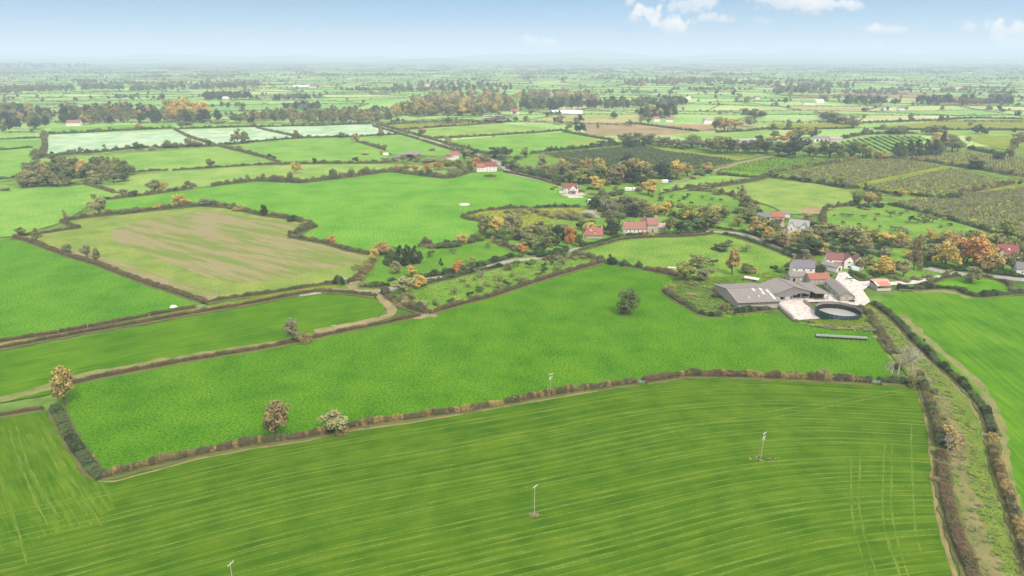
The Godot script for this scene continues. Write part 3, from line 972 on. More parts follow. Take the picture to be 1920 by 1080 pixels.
# ------------------------------------------------------------------ fields in the middle distance
func fields_middle() -> void:
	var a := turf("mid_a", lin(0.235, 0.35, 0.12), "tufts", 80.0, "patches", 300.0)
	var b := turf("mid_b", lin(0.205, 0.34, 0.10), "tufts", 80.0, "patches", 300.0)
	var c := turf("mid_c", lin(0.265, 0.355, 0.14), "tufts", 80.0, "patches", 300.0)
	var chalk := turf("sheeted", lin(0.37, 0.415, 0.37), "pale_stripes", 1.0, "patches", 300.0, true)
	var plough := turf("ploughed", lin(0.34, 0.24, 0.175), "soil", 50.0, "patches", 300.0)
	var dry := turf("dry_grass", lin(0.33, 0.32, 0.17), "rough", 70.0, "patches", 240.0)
	field("pasture", "green field left of the copse, beside the stubble field hedge", "-300,352 0,347 110,352 160,346 217,362 182,376 120,416 30,443 -300,462", b)
	field("pasture", "light green field above the copse in three parts", "-300,268 0,266 82,263 80,278 70,300 30,336 0,341 -300,352", b)
	field("pasture", "light green field below the pale striped fields", "75,298 240,288 410,276 522,304 480,311 240,327 235,345 160,345 30,338", a)
	field("pasture", "long light green field above the hedge of the wide pasture", "156,345 235,347 240,328 480,311 577,308 712,308 800,312 885,321 837,334 730,321 635,333 562,340 480,335 400,348 250,368 182,374 217,362", c)
	field("pasture", "green field beside a long straight hedge, right of the pale fields", "414,275 480,267 572,260 664,258 672,268 718,281 735,290 712,306 522,304 480,291", b)
	field("pasture", "green field reaching to the straight road", "668,258 762,253 830,274 880,286 868,294 735,290 718,280", b)
	var s1 := "100,285 300,245"
	field("striped_field", "pale whitish striped field nearest the left edge", "92,253 325,244 352,257 402,271 240,282 84,292", chalk, s1, 900.0, 60.0)
	field("striped_field", "pale whitish striped field in the middle of three", "333,244 480,239 570,259 480,266 412,272", chalk, s1, 900.0, 60.0)
	field("striped_field", "pale whitish striped field beside the straight road", "490,239 697,232 765,252 665,257 572,259", chalk, s1, 900.0, 60.0)
	field("pasture", "green strip behind the pale fields on the left", "96,240 200,236 320,231 335,242 94,251", b)
	field("pasture", "green strip behind the middle pale field", "340,234 480,229 640,231 690,232 480,238 345,243", a)
	field("stubble_field", "narrow brownish strip behind the straight road", "722,236 857,227 940,230 760,243", dry)
	field("pasture", "light green field right of the straight road", "762,245 940,231 1045,243 960,252 812,260", c)
	field("pasture", "green field with a yellow strip above the tree nursery", "820,265 960,254 1055,248 1122,260 1116,274 1000,288 930,296 885,285", b)
	field("mown_strip", "thin yellow strip across the green field", "1072,267 1122,263 1124,266 1078,270", turf("straw", lin(0.36, 0.27, 0.10), "soil", 20.0))
	field("ploughed_field", "brown ploughed field right of a dark tree", "1095,231 1175,230 1310,247 1260,253 1160,256 1097,253", plough)
	field("ploughed_field", "brown ploughed field beside a white farmhouse", "1217,232 1345,235 1342,246 1312,247", plough)
	field("pasture", "green field behind the belt of autumn trees", "1260,254 1312,249 1345,248 1445,240 1445,264 1380,264 1300,262", c)
	field("nursery_ground", "dark green tree nursery field in the middle distance", "1010,290 1160,275 1197,269 1240,281 1385,301 1350,314 1285,322 1210,322 1090,312", turf("nursery", lin(0.19, 0.25, 0.095), "rough", 26.0, "patches", 120.0))
	field("pasture", "green headland curving round the nursery", "1200,268 1250,276 1330,290 1420,295 1384,301 1300,290 1235,281", dry)
	field("young_orchard", "bright green young orchard beside the pale track", "1345,321 1440,296 1530,296 1605,299 1540,310 1462,326 1400,330", turf("young_orchard", lin(0.19, 0.33, 0.08), "rough", 14.0, "patches", 120.0))
	var bushy := turf("bushy", lin(0.34, 0.35, 0.16), "rough", 18.0, "patches", 140.0)
	field("orchard_ground", "olive bush orchard left of the diagonal grass ride", "1455,331 1545,312 1640,296 1690,298 1772,313 1600,349 1500,338", bushy)
	field("orchard_ground", "olive bush orchard right of the diagonal grass ride", "1608,351 1782,314 1905,346 1790,369 1650,357", bushy)
	field("orchard_ground", "olive bush orchard at the right edge above the yellow-green tree", "1655,382 1700,374 1920,350 2200,350 2200,460 1920,448 1800,418", bushy)
	field("orchard_ground", "brownish bush orchard behind the dark pines", "1690,297 1800,284 1920,296 2200,300 2200,345 1920,338 1810,306", bushy)
	field("orchard_ground", "dark brown orchard ground on the far right", "1810,256 1920,254 2100,254 2100,280 1880,280 1830,268", bushy)
	field("young_orchard", "small orchard of straight rows beside the grey barns", "1535,275 1600,262 1650,254 1725,256 1740,262 1650,294 1600,290", turf("row_grass", lin(0.19, 0.33, 0.09), "tufts", 60.0, "patches", 120.0))
	field("pasture", "pale dry meadow left of the old orchard", "1338,353 1430,340 1500,339 1590,357 1602,376 1545,392 1540,402 1480,402 1440,385 1388,369", turf("pale_meadow", lin(0.25, 0.315, 0.12), "tufts", 60.0, "patches", 160.0))
	field("pasture", "green field above the village trees", "1235,350 1330,331 1450,326 1400,338 1335,352 1240,364", a)
	field("pasture", "orchard meadow behind the village trees", "1190,372 1250,362 1335,356 1390,372 1440,390 1450,402 1400,425 1330,415 1260,400", turf("village_meadow", lin(0.175, 0.28, 0.075), "tufts", 60.0, "patches", 140.0))
	field("orchard_meadow", "bright orchard meadow dotted with small trees", "1545,398 1560,390 1640,384 1680,382 1720,392 1800,418 1860,438 1830,452 1700,452 1600,440 1545,425", turf("orchard_meadow", lin(0.185, 0.29, 0.08), "tufts", 50.0, "patches", 130.0))
	field("rough_grass", "rough pale grass inside the looped hedge", "872,407 905,397 985,392 1085,390 1130,392 1130,420 1080,430 960,428 900,414", dry)
	field("garden_ground", "lawns and paths of the village gardens", "940,440 1000,420 1130,408 1260,398 1400,425 1560,440 1920,455 2100,460 2100,520 1920,520 1800,514 1690,530 1620,520 1500,490 1440,462 1330,434 1180,446 1090,468 1020,482 960,470", turf("village_meadow", lin(0.175, 0.28, 0.075), "tufts", 60.0, "patches", 140.0))
	field("garden_ground", "grass under the garden trees by the white house", "960,290 1010,290 1090,312 1210,322 1340,322 1330,332 1235,352 1235,370 1130,385 1100,368 1055,348 960,325", turf("village_meadow", lin(0.175, 0.28, 0.075), "tufts", 60.0, "patches", 140.0))
	field("ploughed_field", "small bare tan field at the bend of the hedge", "1500,392 1530,386 1545,400 1510,404", plough)
	field("ploughed_field", "brown ploughed field far off on the right", "1480,181 1560,176 1640,171 1690,176 1620,180 1500,184", plough)
	field("ploughed_field", "second brown ploughed field far off on the right", "1625,181 1700,172 1850,184 1740,186", plough)
	field("ploughed_field", "third brown field beside dark trees far off on the right", "1690,188 1850,182 1850,199 1790,197", plough)
	field("pasture", "tan and green field across the right middle distance", "1620,240 1760,228 1860,224 1920,225 2100,226 2100,246 1920,246 1700,244", dry)
	field("pasture", "light green strip far right of the orchard rows", "1690,246 1920,247 2100,248 2100,254 1900,255 1700,254", c)
	field("pasture", "grey-green field above the orange trees", "1440,232 1600,232 1620,240 1500,243 1440,240", dry)
	# bushes in rows: too many to count
	rows_of_bushes("nursery_trees", "dense dark young trees filling the nursery field", "1020,289 1160,277 1197,271 1240,283 1380,301 1350,312 1285,320 1210,320 1090,310", "1020,289 1350,312", 3.4, 2.6, Vector2(1.6, 2.6), ["green", [0.10, 0.13, 0.06], [0.12, 0.15, 0.06]], 21)
	rows_of_bushes("young_fruit_trees", "rows of young fruit trees beside the pale track", "1350,320 1440,297 1530,297 1600,299 1540,309 1462,325", "1350,320 1440,297", 5.0, 4.0, Vector2(1.1, 2.0), ["green", "olive", "lime"], 22)
	rows_of_bushes("orchard_bushes", "low olive orchard bushes left of the grass ride", "1460,331 1545,313 1640,297 1690,299 1768,313 1600,348 1500,337", "1600,348 1768,313", 4.4, 3.0, Vector2(1.5, 2.4), [[0.22, 0.22, 0.10], [0.27, 0.25, 0.13], [0.20, 0.23, 0.10], [0.25, 0.22, 0.13]], 23)
	rows_of_bushes("orchard_bushes", "low olive orchard bushes right of the grass ride", "1612,351 1782,316 1900,346 1790,368 1650,356", "1608,351 1782,314", 4.4, 3.0, Vector2(1.5, 2.4), [[0.22, 0.22, 0.10], [0.27, 0.25, 0.13], [0.20, 0.23, 0.10], [0.25, 0.22, 0.13]], 24)
	rows_of_bushes("orchard_bushes", "orchard bushes at the right edge by the yellow-green tree", "1665,382 1700,376 1920,352 2040,352 2040,450 1920,446 1800,416", "1665,382 1920,352", 4.2, 2.6, Vector2(1.6, 2.6), [[0.22, 0.22, 0.10], [0.27, 0.25, 0.13], [0.20, 0.23, 0.10], [0.25, 0.22, 0.13]], 25)
	rows_of_bushes("orchard_bushes", "brownish orchard bushes behind the pines", "1692,297 1800,286 1920,297 2040,300 2040,338 1920,336 1810,305", "1692,297 1920,297", 4.6, 3.0, Vector2(1.5, 2.4), [[0.22, 0.22, 0.10], [0.27, 0.25, 0.13], [0.20, 0.23, 0.10], [0.25, 0.22, 0.13]], 26)
	rows_of_bushes("fruit_rows", "straight rows of fruit trees beside the grey barns", "1540,275 1600,263 1650,256 1722,257 1735,262 1650,292 1600,288", "1600,262 1655,292", 9.0, 2.2, Vector2(1.8, 2.6), ["green", "olive", "dark"], 27)

func rows_of_bushes(called: String, label: String, outline: String, along: String, gap: float, step: float, size: Vector2, palette: Array, sd: int) -> void:
	var poly := pts(outline)
	var d := pts(along)
	var u := (d[1] - d[0]).normalized()
	var w := Vector2(-u.y, u.x)
	var g := RandomNumberGenerator.new()
	g.seed = sd
	var lo := Vector2(INF, INF)
	var hi := -lo
	for q in poly:
		var t := Vector2(q.dot(u), q.dot(w))
		lo = lo.min(t)
		hi = hi.max(t)
	var lists := [[], [], []]
	var cols := [PackedColorArray(), PackedColorArray(), PackedColorArray()]
	var b := lo.y
	while b < hi.y:
		var a := lo.x
		while a < hi.x:
			var q := u * (a + g.randf_range(-0.5, 0.5)) + w * (b + g.randf_range(-0.35, 0.35))
			if g.randf() < 0.93 and Geometry2D.is_point_in_polygon(q, poly):
				var z := g.randf_range(size.x, size.y)
				var m := g.randi() % 3
				lists[m].append(Transform3D(Basis(Vector3.UP, g.randf() * TAU).scaled(Vector3(z * 1.05, z * 1.25, z * 1.05)), Vector3(q.x, 0.1, q.y)))
				cols[m].append(mixed(palette, tint_noise.get_noise_2d(q.x * 0.8, q.y * 0.8) * 0.9 + 0.5, g))
			a += step
		b += gap
	var o := Node3D.new()
	o.name = numbered(called)
	add_child(o)
	tag(o, label, "bushes", "", "stuff")
	for m in 3:
		copies(o, "foliage", meshes["sprig%d" % m], lists[m], cols[m])

# ------------------------------------------------------------------ roads and yards
func roads_and_yards() -> void:
	var grey := worn("lane_surface", lin(0.27, 0.25, 0.235), 16.0)
	var dirt := turf("dirt", lin(0.30, 0.235, 0.16), "soil", 14.0, "patches", 60.0)
	var verge := turf("verge_grass", lin(0.24, 0.28, 0.10), "rough", 22.0, "patches", 60.0)
	var concrete := worn("yard_concrete", lin(0.48, 0.43, 0.40), 30.0)
	road("verge", "grassy strip between the two long hedges", "-300,700 0,648 200,613 330,590 480,563 600,541 700,548", 6.5, verge)
	road("track", "worn farm track between the two long hedges", "-300,700 0,648 200,613 330,590 400,577 480,565 560,551 620,544", 1.6, dirt, 0.5)
	road("verge", "grass banks of the lane through the gardens", "700,546 780,528 880,507 960,489 1020,482 1060,473 1110,461 1180,446 1260,439 1330,435 1400,440 1450,460 1500,480 1550,500", 8.0, verge)
	road("lane", "grey lane running past the telegraph pole to the gardens", "560,553 620,545 660,547 700,548 730,543 800,525 880,508 960,490 1015,484 1050,476 1100,463 1180,447 1260,440 1330,435 1400,441 1450,461 1500,482 1545,502 1580,512", 4.2, grey)
	road("track", "pale dirt track bending down from the lane", "700,546 713,556 722,567 733,578 734,588 715,597 680,604 640,612 590,623", 3.4, dirt, 0.35)
	road("track", "worn ground in the field gateway", "660,545 662,535 665,527", 4.0, dirt, 0.4)
	road("track", "trodden gap in the hedge at the pasture corner", "770,595 790,594 808,592 820,594", 3.0, dirt, 0.5)
	road("lane", "grey straight road between hedges in the distance", "640,222 697,233 762,252 830,272 880,286 925,301 950,318 960,326 1010,337 1050,347", 5.0, grey)
	road("track", "pale track beside the young orchard", "1260,345 1345,318 1400,303 1450,292 1462,288", 5.0, dirt)
	road("track", "pale track in front of the grey barns", "1520,272 1570,265 1620,256 1700,253", 4.0, dirt)
	road("track", "pale diagonal grass ride through the bush orchards", "1600,350 1660,335 1720,323 1780,314", 6.0, turf("ride", lin(0.33, 0.33, 0.16), "rough", 20.0))
	road("track", "pale grass track along the right hand orchard", "1790,372 1840,362 1900,350 1960,340", 5.0, turf("ride", lin(0.33, 0.33, 0.16), "rough", 20.0))
	field("concrete_yard", "pale concrete yard between the barns and the slurry store", "1448,562 1520,560 1560,550 1572,566 1607,560 1622,556 1632,566 1618,576 1560,566 1512,568 1541,598 1487,602 1455,572", concrete)
	field("concrete_yard", "pale concrete road junction above the yard", "1572,513 1588,511 1596,523 1612,529 1640,527 1652,530 1630,537 1618,545 1632,566 1620,574 1604,560 1590,545 1566,525", concrete)
	road("lane", "grey lane leaving the farm past the pink roofed shed", "1630,532 1680,531 1730,527 1765,519", 3.5, concrete)
	road("lane", "grey lane under the golden trees on the right", "1735,502 1755,508 1778,512 1830,517 1880,521 1940,527 2040,534", 5.0, grey)
	field("courtyard", "pinkish tarmac court in front of the long cottage garden", "1085,398 1110,394 1126,406 1124,410 1105,404", grey)
	field("terrace", "pale paved terrace before the white house", "1050,366 1090,362 1100,366 1068,371", worn("terrace", lin(0.45, 0.36, 0.31), 6.0))

# ------------------------------------------------------------------ buildings
func rect(a: Vector2, b: Vector2, c: Vector2, d: Vector2, h: float) -> Dictionary:   # four eaves corners in pixels; a to b runs along the ridge
	var p := [at(a.x, a.y, h), at(b.x, b.y, h), at(c.x, c.y, h), at(d.x, d.y, h)]
	var u: Vector3 = (p[1] - p[0] + p[2] - p[3]) * 0.5
	var w: Vector3 = (p[3] - p[0] + p[2] - p[1]) * 0.5
	var m: Vector3 = (p[0] + p[1] + p[2] + p[3]) * 0.25
	return {"c": Vector3(m.x, 0, m.z), "turn": atan2(-u.z, u.x), "l": u.length(), "w": w.length()}

func roof_mesh(l: float, w: float, eave: float, rise: float, over: float, thick := 0.22) -> ArrayMesh:
	var hw := w / 2 + over
	var ye := eave - over * rise / (w / 2) + 0.03
	var yt := eave + rise + 0.03
	return extrude(PackedVector2Array([Vector2(-hw, ye), Vector2(-hw, ye + thick), Vector2(0, yt + thick), Vector2(hw, ye + thick), Vector2(hw, ye), Vector2(0, yt)]), -l / 2 - over * 0.7, l / 2 + over * 0.7)

func block(t: Node3D, off: Vector3, turn: float, l: float, w: float, eave: float, rise: float, wall: Material, roof: Material, over := 0.3) -> Node3D:
	var prof := PackedVector2Array([Vector2(-w / 2, -0.2), Vector2(w / 2, -0.2), Vector2(w / 2, eave), Vector2(0, eave + rise), Vector2(-w / 2, eave)])
	part(t, "wall", extrude(prof, -l / 2, l / 2), wall, off, turn)
	return part(t, "roof", roof_mesh(l, w, eave, rise, over), roof, off, turn)

# an outbuilding with real openings: gaps [from x, to x, height] in its front wall, or one [from z, to z, height] in the gable at +x
func hollow(t: Node3D, off: Vector3, turn: float, l: float, w: float, eave: float, rise: float, wall: Material, roof: Material, over: float, gaps: Array, gable_gap := []) -> void:
	var put := func(called: String, m: Mesh, mat: Material, where := Vector3.ZERO):
		part(t, called, m, mat, off + where.rotated(Vector3.UP, turn), turn)
	put.call("roof", roof_mesh(l, w, eave, rise, over), roof)
	put.call("back_wall", box_mesh(Vector3(l - 0.5, eave + 0.1, 0.25)), wall, Vector3(0, eave / 2 - 0.1, -w / 2 + 0.13))
	for e in [-1, 1]:
		var prof := PackedVector2Array([Vector2(-w / 2, -0.2), Vector2(w / 2, -0.2), Vector2(w / 2, eave), Vector2(0, eave + rise), Vector2(-w / 2, eave)])
		if e == 1 and gable_gap:
			prof = PackedVector2Array([Vector2(-w / 2, -0.2), Vector2(gable_gap[0], -0.2), Vector2(gable_gap[0], gable_gap[2]), Vector2(gable_gap[1], gable_gap[2]), Vector2(gable_gap[1], -0.2), Vector2(w / 2, -0.2), Vector2(w / 2, eave), Vector2(0, eave + rise), Vector2(-w / 2, eave)])
		put.call("gable_wall", extrude(prof, e * (l / 2 - 0.13) - 0.12, e * (l / 2 - 0.13) + 0.12), wall)
	var x := -l / 2 + 0.25
	for g in gaps + [[l / 2 - 0.25, l / 2 - 0.25, 0.0]]:
		if g[0] - x > 0.05:
			put.call("front_wall", box_mesh(Vector3(g[0] - x, eave + 0.1, 0.25)), wall, Vector3((g[0] + x) / 2, eave / 2 - 0.1, w / 2 - 0.13))
		if g[1] - g[0] > 0.05 and eave - 0.05 > g[2]:
			put.call("lintel", box_mesh(Vector3(g[1] - g[0] - 0.01, eave - 0.05 - g[2], 0.25)), wall, Vector3((g[0] + g[1]) / 2, (eave - 0.05 + g[2]) / 2, w / 2 - 0.13))
		x = g[1]

func chimney(t: Node3D, where: Vector3, high: float, mat: Material, pots := 1) -> void:
	var s := box(t, "chimney", Vector3(0.95, high, 0.7), where + Vector3(0, high / 2, 0), mat)
	for i in pots:
		var c := CylinderMesh.new()
		c.top_radius = 0.12
		c.bottom_radius = 0.16
		c.height = 0.5
		c.radial_segments = 8
		part(s, "chimney_pot", c, worn("pot_clay", lin(0.30, 0.13, 0.08), 2.0), Vector3((i - (pots - 1) * 0.5) * 0.4, high / 2 + 0.25, 0))

func window(t: Node3D, where: Vector3, turn: float, w := 1.0, h := 1.15) -> void:
	var f := box(t, "window", Vector3(w, h, 0.14), where, plain("window_frame", lin(0.7, 0.69, 0.66), 0.6), turn)
	box(f, "pane", Vector3(w - 0.24, h - 0.24, 0.06), Vector3(0, 0, 0.05), plain("window_glass", lin(0.02, 0.024, 0.03), 0.1, 0.5))
	box(f, "sill", Vector3(w + 0.2, 0.1, 0.2), Vector3(0, -h / 2 - 0.05, 0.04), plain("window_frame", lin(0.7, 0.69, 0.66), 0.6))

func door(t: Node3D, where: Vector3, turn: float, w := 0.95, h := 2.0, c := "door_green") -> void:
	var d := box(t, "door", Vector3(w, h, 0.12), where + Vector3(0, h / 2, 0), plain(c, lin(0.06, 0.08, 0.06), 0.6), turn)
	box(d, "handle", Vector3(0.06, 0.16, 0.06), Vector3(w * 0.35, 0, 0.08), plain("brass", lin(0.3, 0.25, 0.12), 0.4))

func sheet_joints(t: Node3D, l: float, w: float, eave: float, rise: float, n: int) -> void:     # raised laps where the roof sheets meet
	var run := Vector2(w / 2 + 0.4, rise * (w / 2 + 0.4) / (w / 2)).length()
	for i in range(1, n):
		for side in [-1, 1]:
			var b := box(t, "sheet_lap", Vector3(0.16, 0.05, run), Vector3(-l / 2 + l * i / n, eave + rise / 2 + 0.19 - 0.2 * rise / (w / 2), side * (w / 4 + 0.2)), worn("old_sheeting", lin(0.20, 0.18, 0.175), 9.0))
			b.rotation.x = side * atan2(rise, w / 2)

func farm() -> void:
	var sheeting := worn("fibre_cement", lin(0.215, 0.19, 0.178), 10.0)
	var dark_sheeting := worn("old_sheeting", lin(0.20, 0.18, 0.175), 9.0)
	var boards := worn("grey_boards", lin(0.21, 0.205, 0.20), 3.0)
	var block_wall := worn("block_wall", lin(0.44, 0.37, 0.33), 5.0)
	var stone := worn("grey_stone", lin(0.36, 0.32, 0.27), 4.0)
	var tile := worn("red_tile", lin(0.30, 0.12, 0.085), 5.0)
	var slate := worn("slate", lin(0.165, 0.155, 0.18), 5.0)
	var render := worn("white_render", lin(0.76, 0.72, 0.68), 7.0)
	var brick := worn("red_brick", lin(0.32, 0.13, 0.085), 3.0)
	var steel := plain("steel", lin(0.25, 0.25, 0.25), 0.6)
	# low barn on the left
	var r := rect(Vector2(1341, 534), Vector2(1424, 531), Vector2(1450, 565), Vector2(1384, 568), 2.9)
	var t := thing("cattle_barn", "low wide barn with grey pitched roof and white skylight panels", "barn", r.c, r.turn)
	var l: float = r.l
	var w: float = r.w
	box(t, "back_wall", Vector3(l, 3.0, 0.25), Vector3(0, 1.4, -w / 2 + 0.2), block_wall)
	box(t, "front_wall", Vector3(l, 1.9, 0.25), Vector3(0, 0.85, w / 2 - 0.2), block_wall)
	box(t, "cladding", Vector3(l + 0.2, 0.95, 0.12), Vector3(0, 2.35, w / 2 + 0.02), dark_sheeting)
	for e in [-1, 1]:
		part(t, "gable_wall", extrude(PackedVector2Array([Vector2(-w / 2 + 0.35, -0.2), Vector2(w / 2 - 0.35, -0.2), Vector2(w / 2 - 0.35, 2.8), Vector2(0, 4.9), Vector2(-w / 2 + 0.35, 2.8)]), e * (l / 2 - 0.3) - 0.12, e * (l / 2 - 0.3) + 0.12), stone)
	var roof := part(t, "roof", roof_mesh(l, w, 2.9, 2.1, 0.5, 0.16), sheeting)
	var slope := atan2(2.1, w / 2)
	for s in [[0.62, 0.16], [0.80, 0.16], [0.78, 0.42], [0.93, 0.30], [0.93, 0.55], [0.93, 0.78], [0.35, 0.70], [0.62, 0.62]]:
		var z: float = w / 2 * s[1]
		var big := 1.0 if s[0] > 0.6 and s[1] != 0.62 else 0.5
		var sk := box(roof, "skylight", Vector3(0.95 * big, 0.05, 2.6 * big), Vector3((s[0] - 0.5) * l, 2.9 + 2.1 * (1.0 - s[1]) + 0.235, z), plain("skylight_sheet", lin(0.4, 0.4, 0.385), 0.5))
		sk.rotation.x = slope
	box(t, "ridge_cap", Vector3(l + 0.7, 0.12, 0.5), Vector3(0, 5.22, 0), dark_sheeting)
	sheet_joints(t, l, w, 2.9, 2.1, 9)
	# big barn with its boarded gable towards the yard
	r = rect(Vector2(1490, 530), Vector2(1521, 547), Vector2(1454, 550), Vector2(1423, 532), 3.6)
	t = thing("cattle_barn", "big barn with boarded grey gable above dark open bays", "barn", r.c, r.turn)
	l = r.l
	w = r.w
	part(t, "roof", roof_mesh(l, w, 3.6, 2.5, 0.45, 0.16), sheeting)
	box(t, "ridge_cap", Vector3(l + 0.6, 0.12, 0.55), Vector3(0, 6.31, 0), dark_sheeting)
	sheet_joints(t, l, w, 3.6, 2.5, 7)
	part(t, "back_wall", extrude(PackedVector2Array([Vector2(-w / 2 + 0.3, -0.2), Vector2(w / 2 - 0.3, -0.2), Vector2(w / 2 - 0.3, 3.5), Vector2(0, 5.95), Vector2(-w / 2 + 0.3, 3.5)]), -l / 2 + 0.1, -l / 2 + 0.3), boards)
	var n := 8
	for i in n:
		var z0 := -w / 2 + 0.15 + (w - 0.3) * i / n
		var z1 := -w / 2 + 0.15 + (w - 0.3) * (i + 1) / n - 0.05
		var low := 1.9 if i > 3 else 2.35
		if i in [1, 2]:
			low = 2.9
		var y0 := 3.55 + 2.5 * (1.0 - absf(z0) / (w / 2))
		var y1 := 3.55 + 2.5 * (1.0 - absf(z1) / (w / 2))
		part(t, "gable_boarding", extrude(PackedVector2Array([Vector2(z0, low), Vector2(z1, low), Vector2(z1, y1), Vector2(z0, y0)]), l / 2 - 0.12 + 0.04 * (i % 2), l / 2 + 0.04 * (i % 2)), boards)
	for i in 5:
		box(t, "post", Vector3(0.26, 3.7, 0.26), Vector3(l / 2 - 0.35, 1.65, -w / 2 + 0.3 + (w - 0.6) * i / 4.0), steel)
		box(t, "post", Vector3(0.26, 3.7, 0.26), Vector3(-l / 2 + 0.6 + (l - 1.4) * i / 4.0, 1.65, w / 2 - 0.3), steel)
	for s in [[0.43, 0.13], [0.15, 0.15]]:
		box(t, "front_wall", Vector3(0.2, 2.1, w * s[1]), Vector3(l / 2 - 0.02, 0.85, w * s[0]), block_wall)
	box(t, "feed_barrier", Vector3(0.2, 0.9, w * 0.52), Vector3(l / 2 - 0.02, 0.25, -w * 0.2), block_wall)
	box(t, "feed_rail", Vector3(0.1, 0.1, w * 0.52), Vector3(l / 2, 1.25, -w * 0.2), steel)
	box(t, "side_cladding", Vector3(l - 0.6, 1.3, 0.1), Vector3(-0.1, 2.9, w / 2 - 0.1), boards)
	box(t, "side_wall", Vector3(l - 0.6, 1.2, 0.2), Vector3(-0.1, 0.4, w / 2 - 0.12), block_wall)
	box(t, "straw_bed", Vector3(l - 3.0, 0.35, w - 1.6), Vector3(-1.2, 0.1, 0), turf("straw_bed", lin(0.22, 0.145, 0.08), "soil", 5.0))
	# open fronted barn against its right side
	r = rect(Vector2(1514, 528), Vector2(1555, 549), Vector2(1526, 551), Vector2(1496, 531), 3.3)
	t = thing("open_barn", "open fronted grey barn against the right side of the boarded barn", "barn", r.c + Vector3(0.3, 0, 0), r.turn)
	l = r.l
	w = r.w
	part(t, "roof", extrude(PackedVector2Array([Vector2(-w / 2 - 0.3, 2.9), Vector2(-w / 2 - 0.3, 3.05), Vector2(w / 2 + 0.2, 3.62), Vector2(w / 2 + 0.2, 3.47)]), -l / 2, l / 2 + 0.4), worn("grey_sheeting", lin(0.20, 0.18, 0.17), 9.0))
	for i in 4:
		box(t, "post", Vector3(0.22, 3.0, 0.22), Vector3(-l / 2 + 0.4 + (l - 0.8) * i / 3.0, 1.3, -w / 2 + 0.2), steel)
	box(t, "back_wall", Vector3(0.2, 3.1, w - 0.4), Vector3(-l / 2 + 0.3, 1.35, 0), block_wall)
	box(t, "side_wall", Vector3(l - 3.0, 2.2, 0.2), Vector3(-1.5, 0.9, -w / 2 + 0.45), boards)
	box(t, "feed_heap", Vector3(l * 0.5, 0.7, w * 0.7), Vector3(l * 0.2, 0.2, 0.2), turf("straw_bed", lin(0.22, 0.145, 0.08), "soil", 5.0))
	# the long low stone range
	r = rect(Vector2(1566, 526), Vector2(1606, 557), Vector2(1571, 553), Vector2(1551, 528), 2.7)
	t = thing("stone_range", "long low stone outbuilding with grey roof and two small gable windows", "outbuilding", r.c, r.turn)
	l = r.l
	w = r.w
	block(t, Vector3.ZERO, 0, l, w, 2.7, 1.5, stone, worn("grey_sheeting", lin(0.20, 0.18, 0.17), 9.0), 0.3)
	for z in [-1.4, 1.4]:
		window(t, Vector3(l / 2 + 0.05, 1.7, z), PI / 2, 0.9, 0.75)
	for i in 3:
		window(t, Vector3(-l * 0.3 + i * l * 0.3, 1.6, w / 2 + 0.05), 0, 0.8, 0.7)
	# red tiled byre
	t = thing("tiled_byre", "low stone byre with bright red tiled roof behind the barns", "outbuilding", at(1536, 533), deg_to_rad(6))
	hollow(t, Vector3(0, 0, -2.6), 0, 10.0, 5.4, 2.5, 2.0, stone, tile, 0.3, [[3.1, 4.7, 2.0]])
	for i in 4:
		window(t, Vector3(-3.4 + i * 1.9, 1.6, 0.16), 0, 0.8, 0.8)
	# small grey roofed stone shed between
	t = thing("stone_shed", "small stone shed with grey sheet roof beside the red byre", "outbuilding", at(1497, 529), deg_to_rad(2))
	hollow(t, Vector3(0, 0, -2.8), 0, 8.4, 5.6, 2.7, 1.5, stone, worn("grey_sheeting", lin(0.20, 0.18, 0.17), 9.0), 0.25, [[-2.7, -1.7, 1.9]])
	window(t, Vector3(1.0, 1.6, 0.05), 0, 0.7, 0.8)
	# slate farmhouse
	t = thing("farmhouse", "white farmhouse with purple slate roof and three red chimneys", "house", at(1506, 519), deg_to_rad(-9))
	block(t, Vector3(0, 0, -4.0), 0, 10.0, 7.2, 4.3, 2.9, render, slate, 0.25)
	chimney(t, Vector3(-4.3, 6.8, -4.0), 1.9, brick, 2)
	chimney(t, Vector3(0.2, 6.9, -4.0), 1.8, brick, 1)
	chimney(t, Vector3(4.3, 6.7, -4.0), 1.9, brick, 2)
	for i in 3:
		window(t, Vector3(-3.2 + i * 3.2, 3.3, -0.34), 0)
		window(t, Vector3(-3.2 + i * 3.2, 1.2, -0.34), 0)
	window(t, Vector3(5.06, 3.4, -4.0), PI / 2)
	# white house with twin gables
	t = thing("white_house", "white house with twin gables and brownish red roof above the road", "house", at(1583, 505), deg_to_rad(-14))
	var brown_tile := worn("brown_tile", lin(0.20, 0.095, 0.085), 5.0)
	block(t, Vector3(-4.2, 0, -5.2), 0, 8.0, 6.0, 4.2, 2.5, render, brown_tile, 0.25)
	for i in 2:
		block(t, Vector3(1.9 + i * 4.5, 0, -4.2), PI / 2, 8.0, 4.4, 4.3, 2.3, render, brown_tile, 0.2)
		window(t, Vector3(1.9 + i * 4.5, 3.6, -0.16), 0, 1.1, 1.1)
		window(t, Vector3(1.9 + i * 4.5, 1.4, -0.16), 0, 1.2, 1.2)
	part(t, "porch_roof", extrude(PackedVector2Array([Vector2(-2.2, 3.0), Vector2(-2.2, 3.15), Vector2(-0.4, 2.1), Vector2(-0.4, 1.95)]), -4.4, -0.6), tile)
	box(t, "porch", Vector3(3.4, 2.0, 1.5), Vector3(-2.5, 0.9, -1.4), render)
	chimney(t, Vector3(-3.2, 6.2, -5.2), 2.0, brick, 1)
	box(t, "rooflight", Vector3(0.8, 0.06, 0.9), Vector3(-2.2, 5.75, -3.9), plain("skylight_sheet", lin(0.4, 0.4, 0.385), 0.5)).rotation.x = 0.69
	window(t, Vector3(-6.3, 3.3, -2.14), 0)
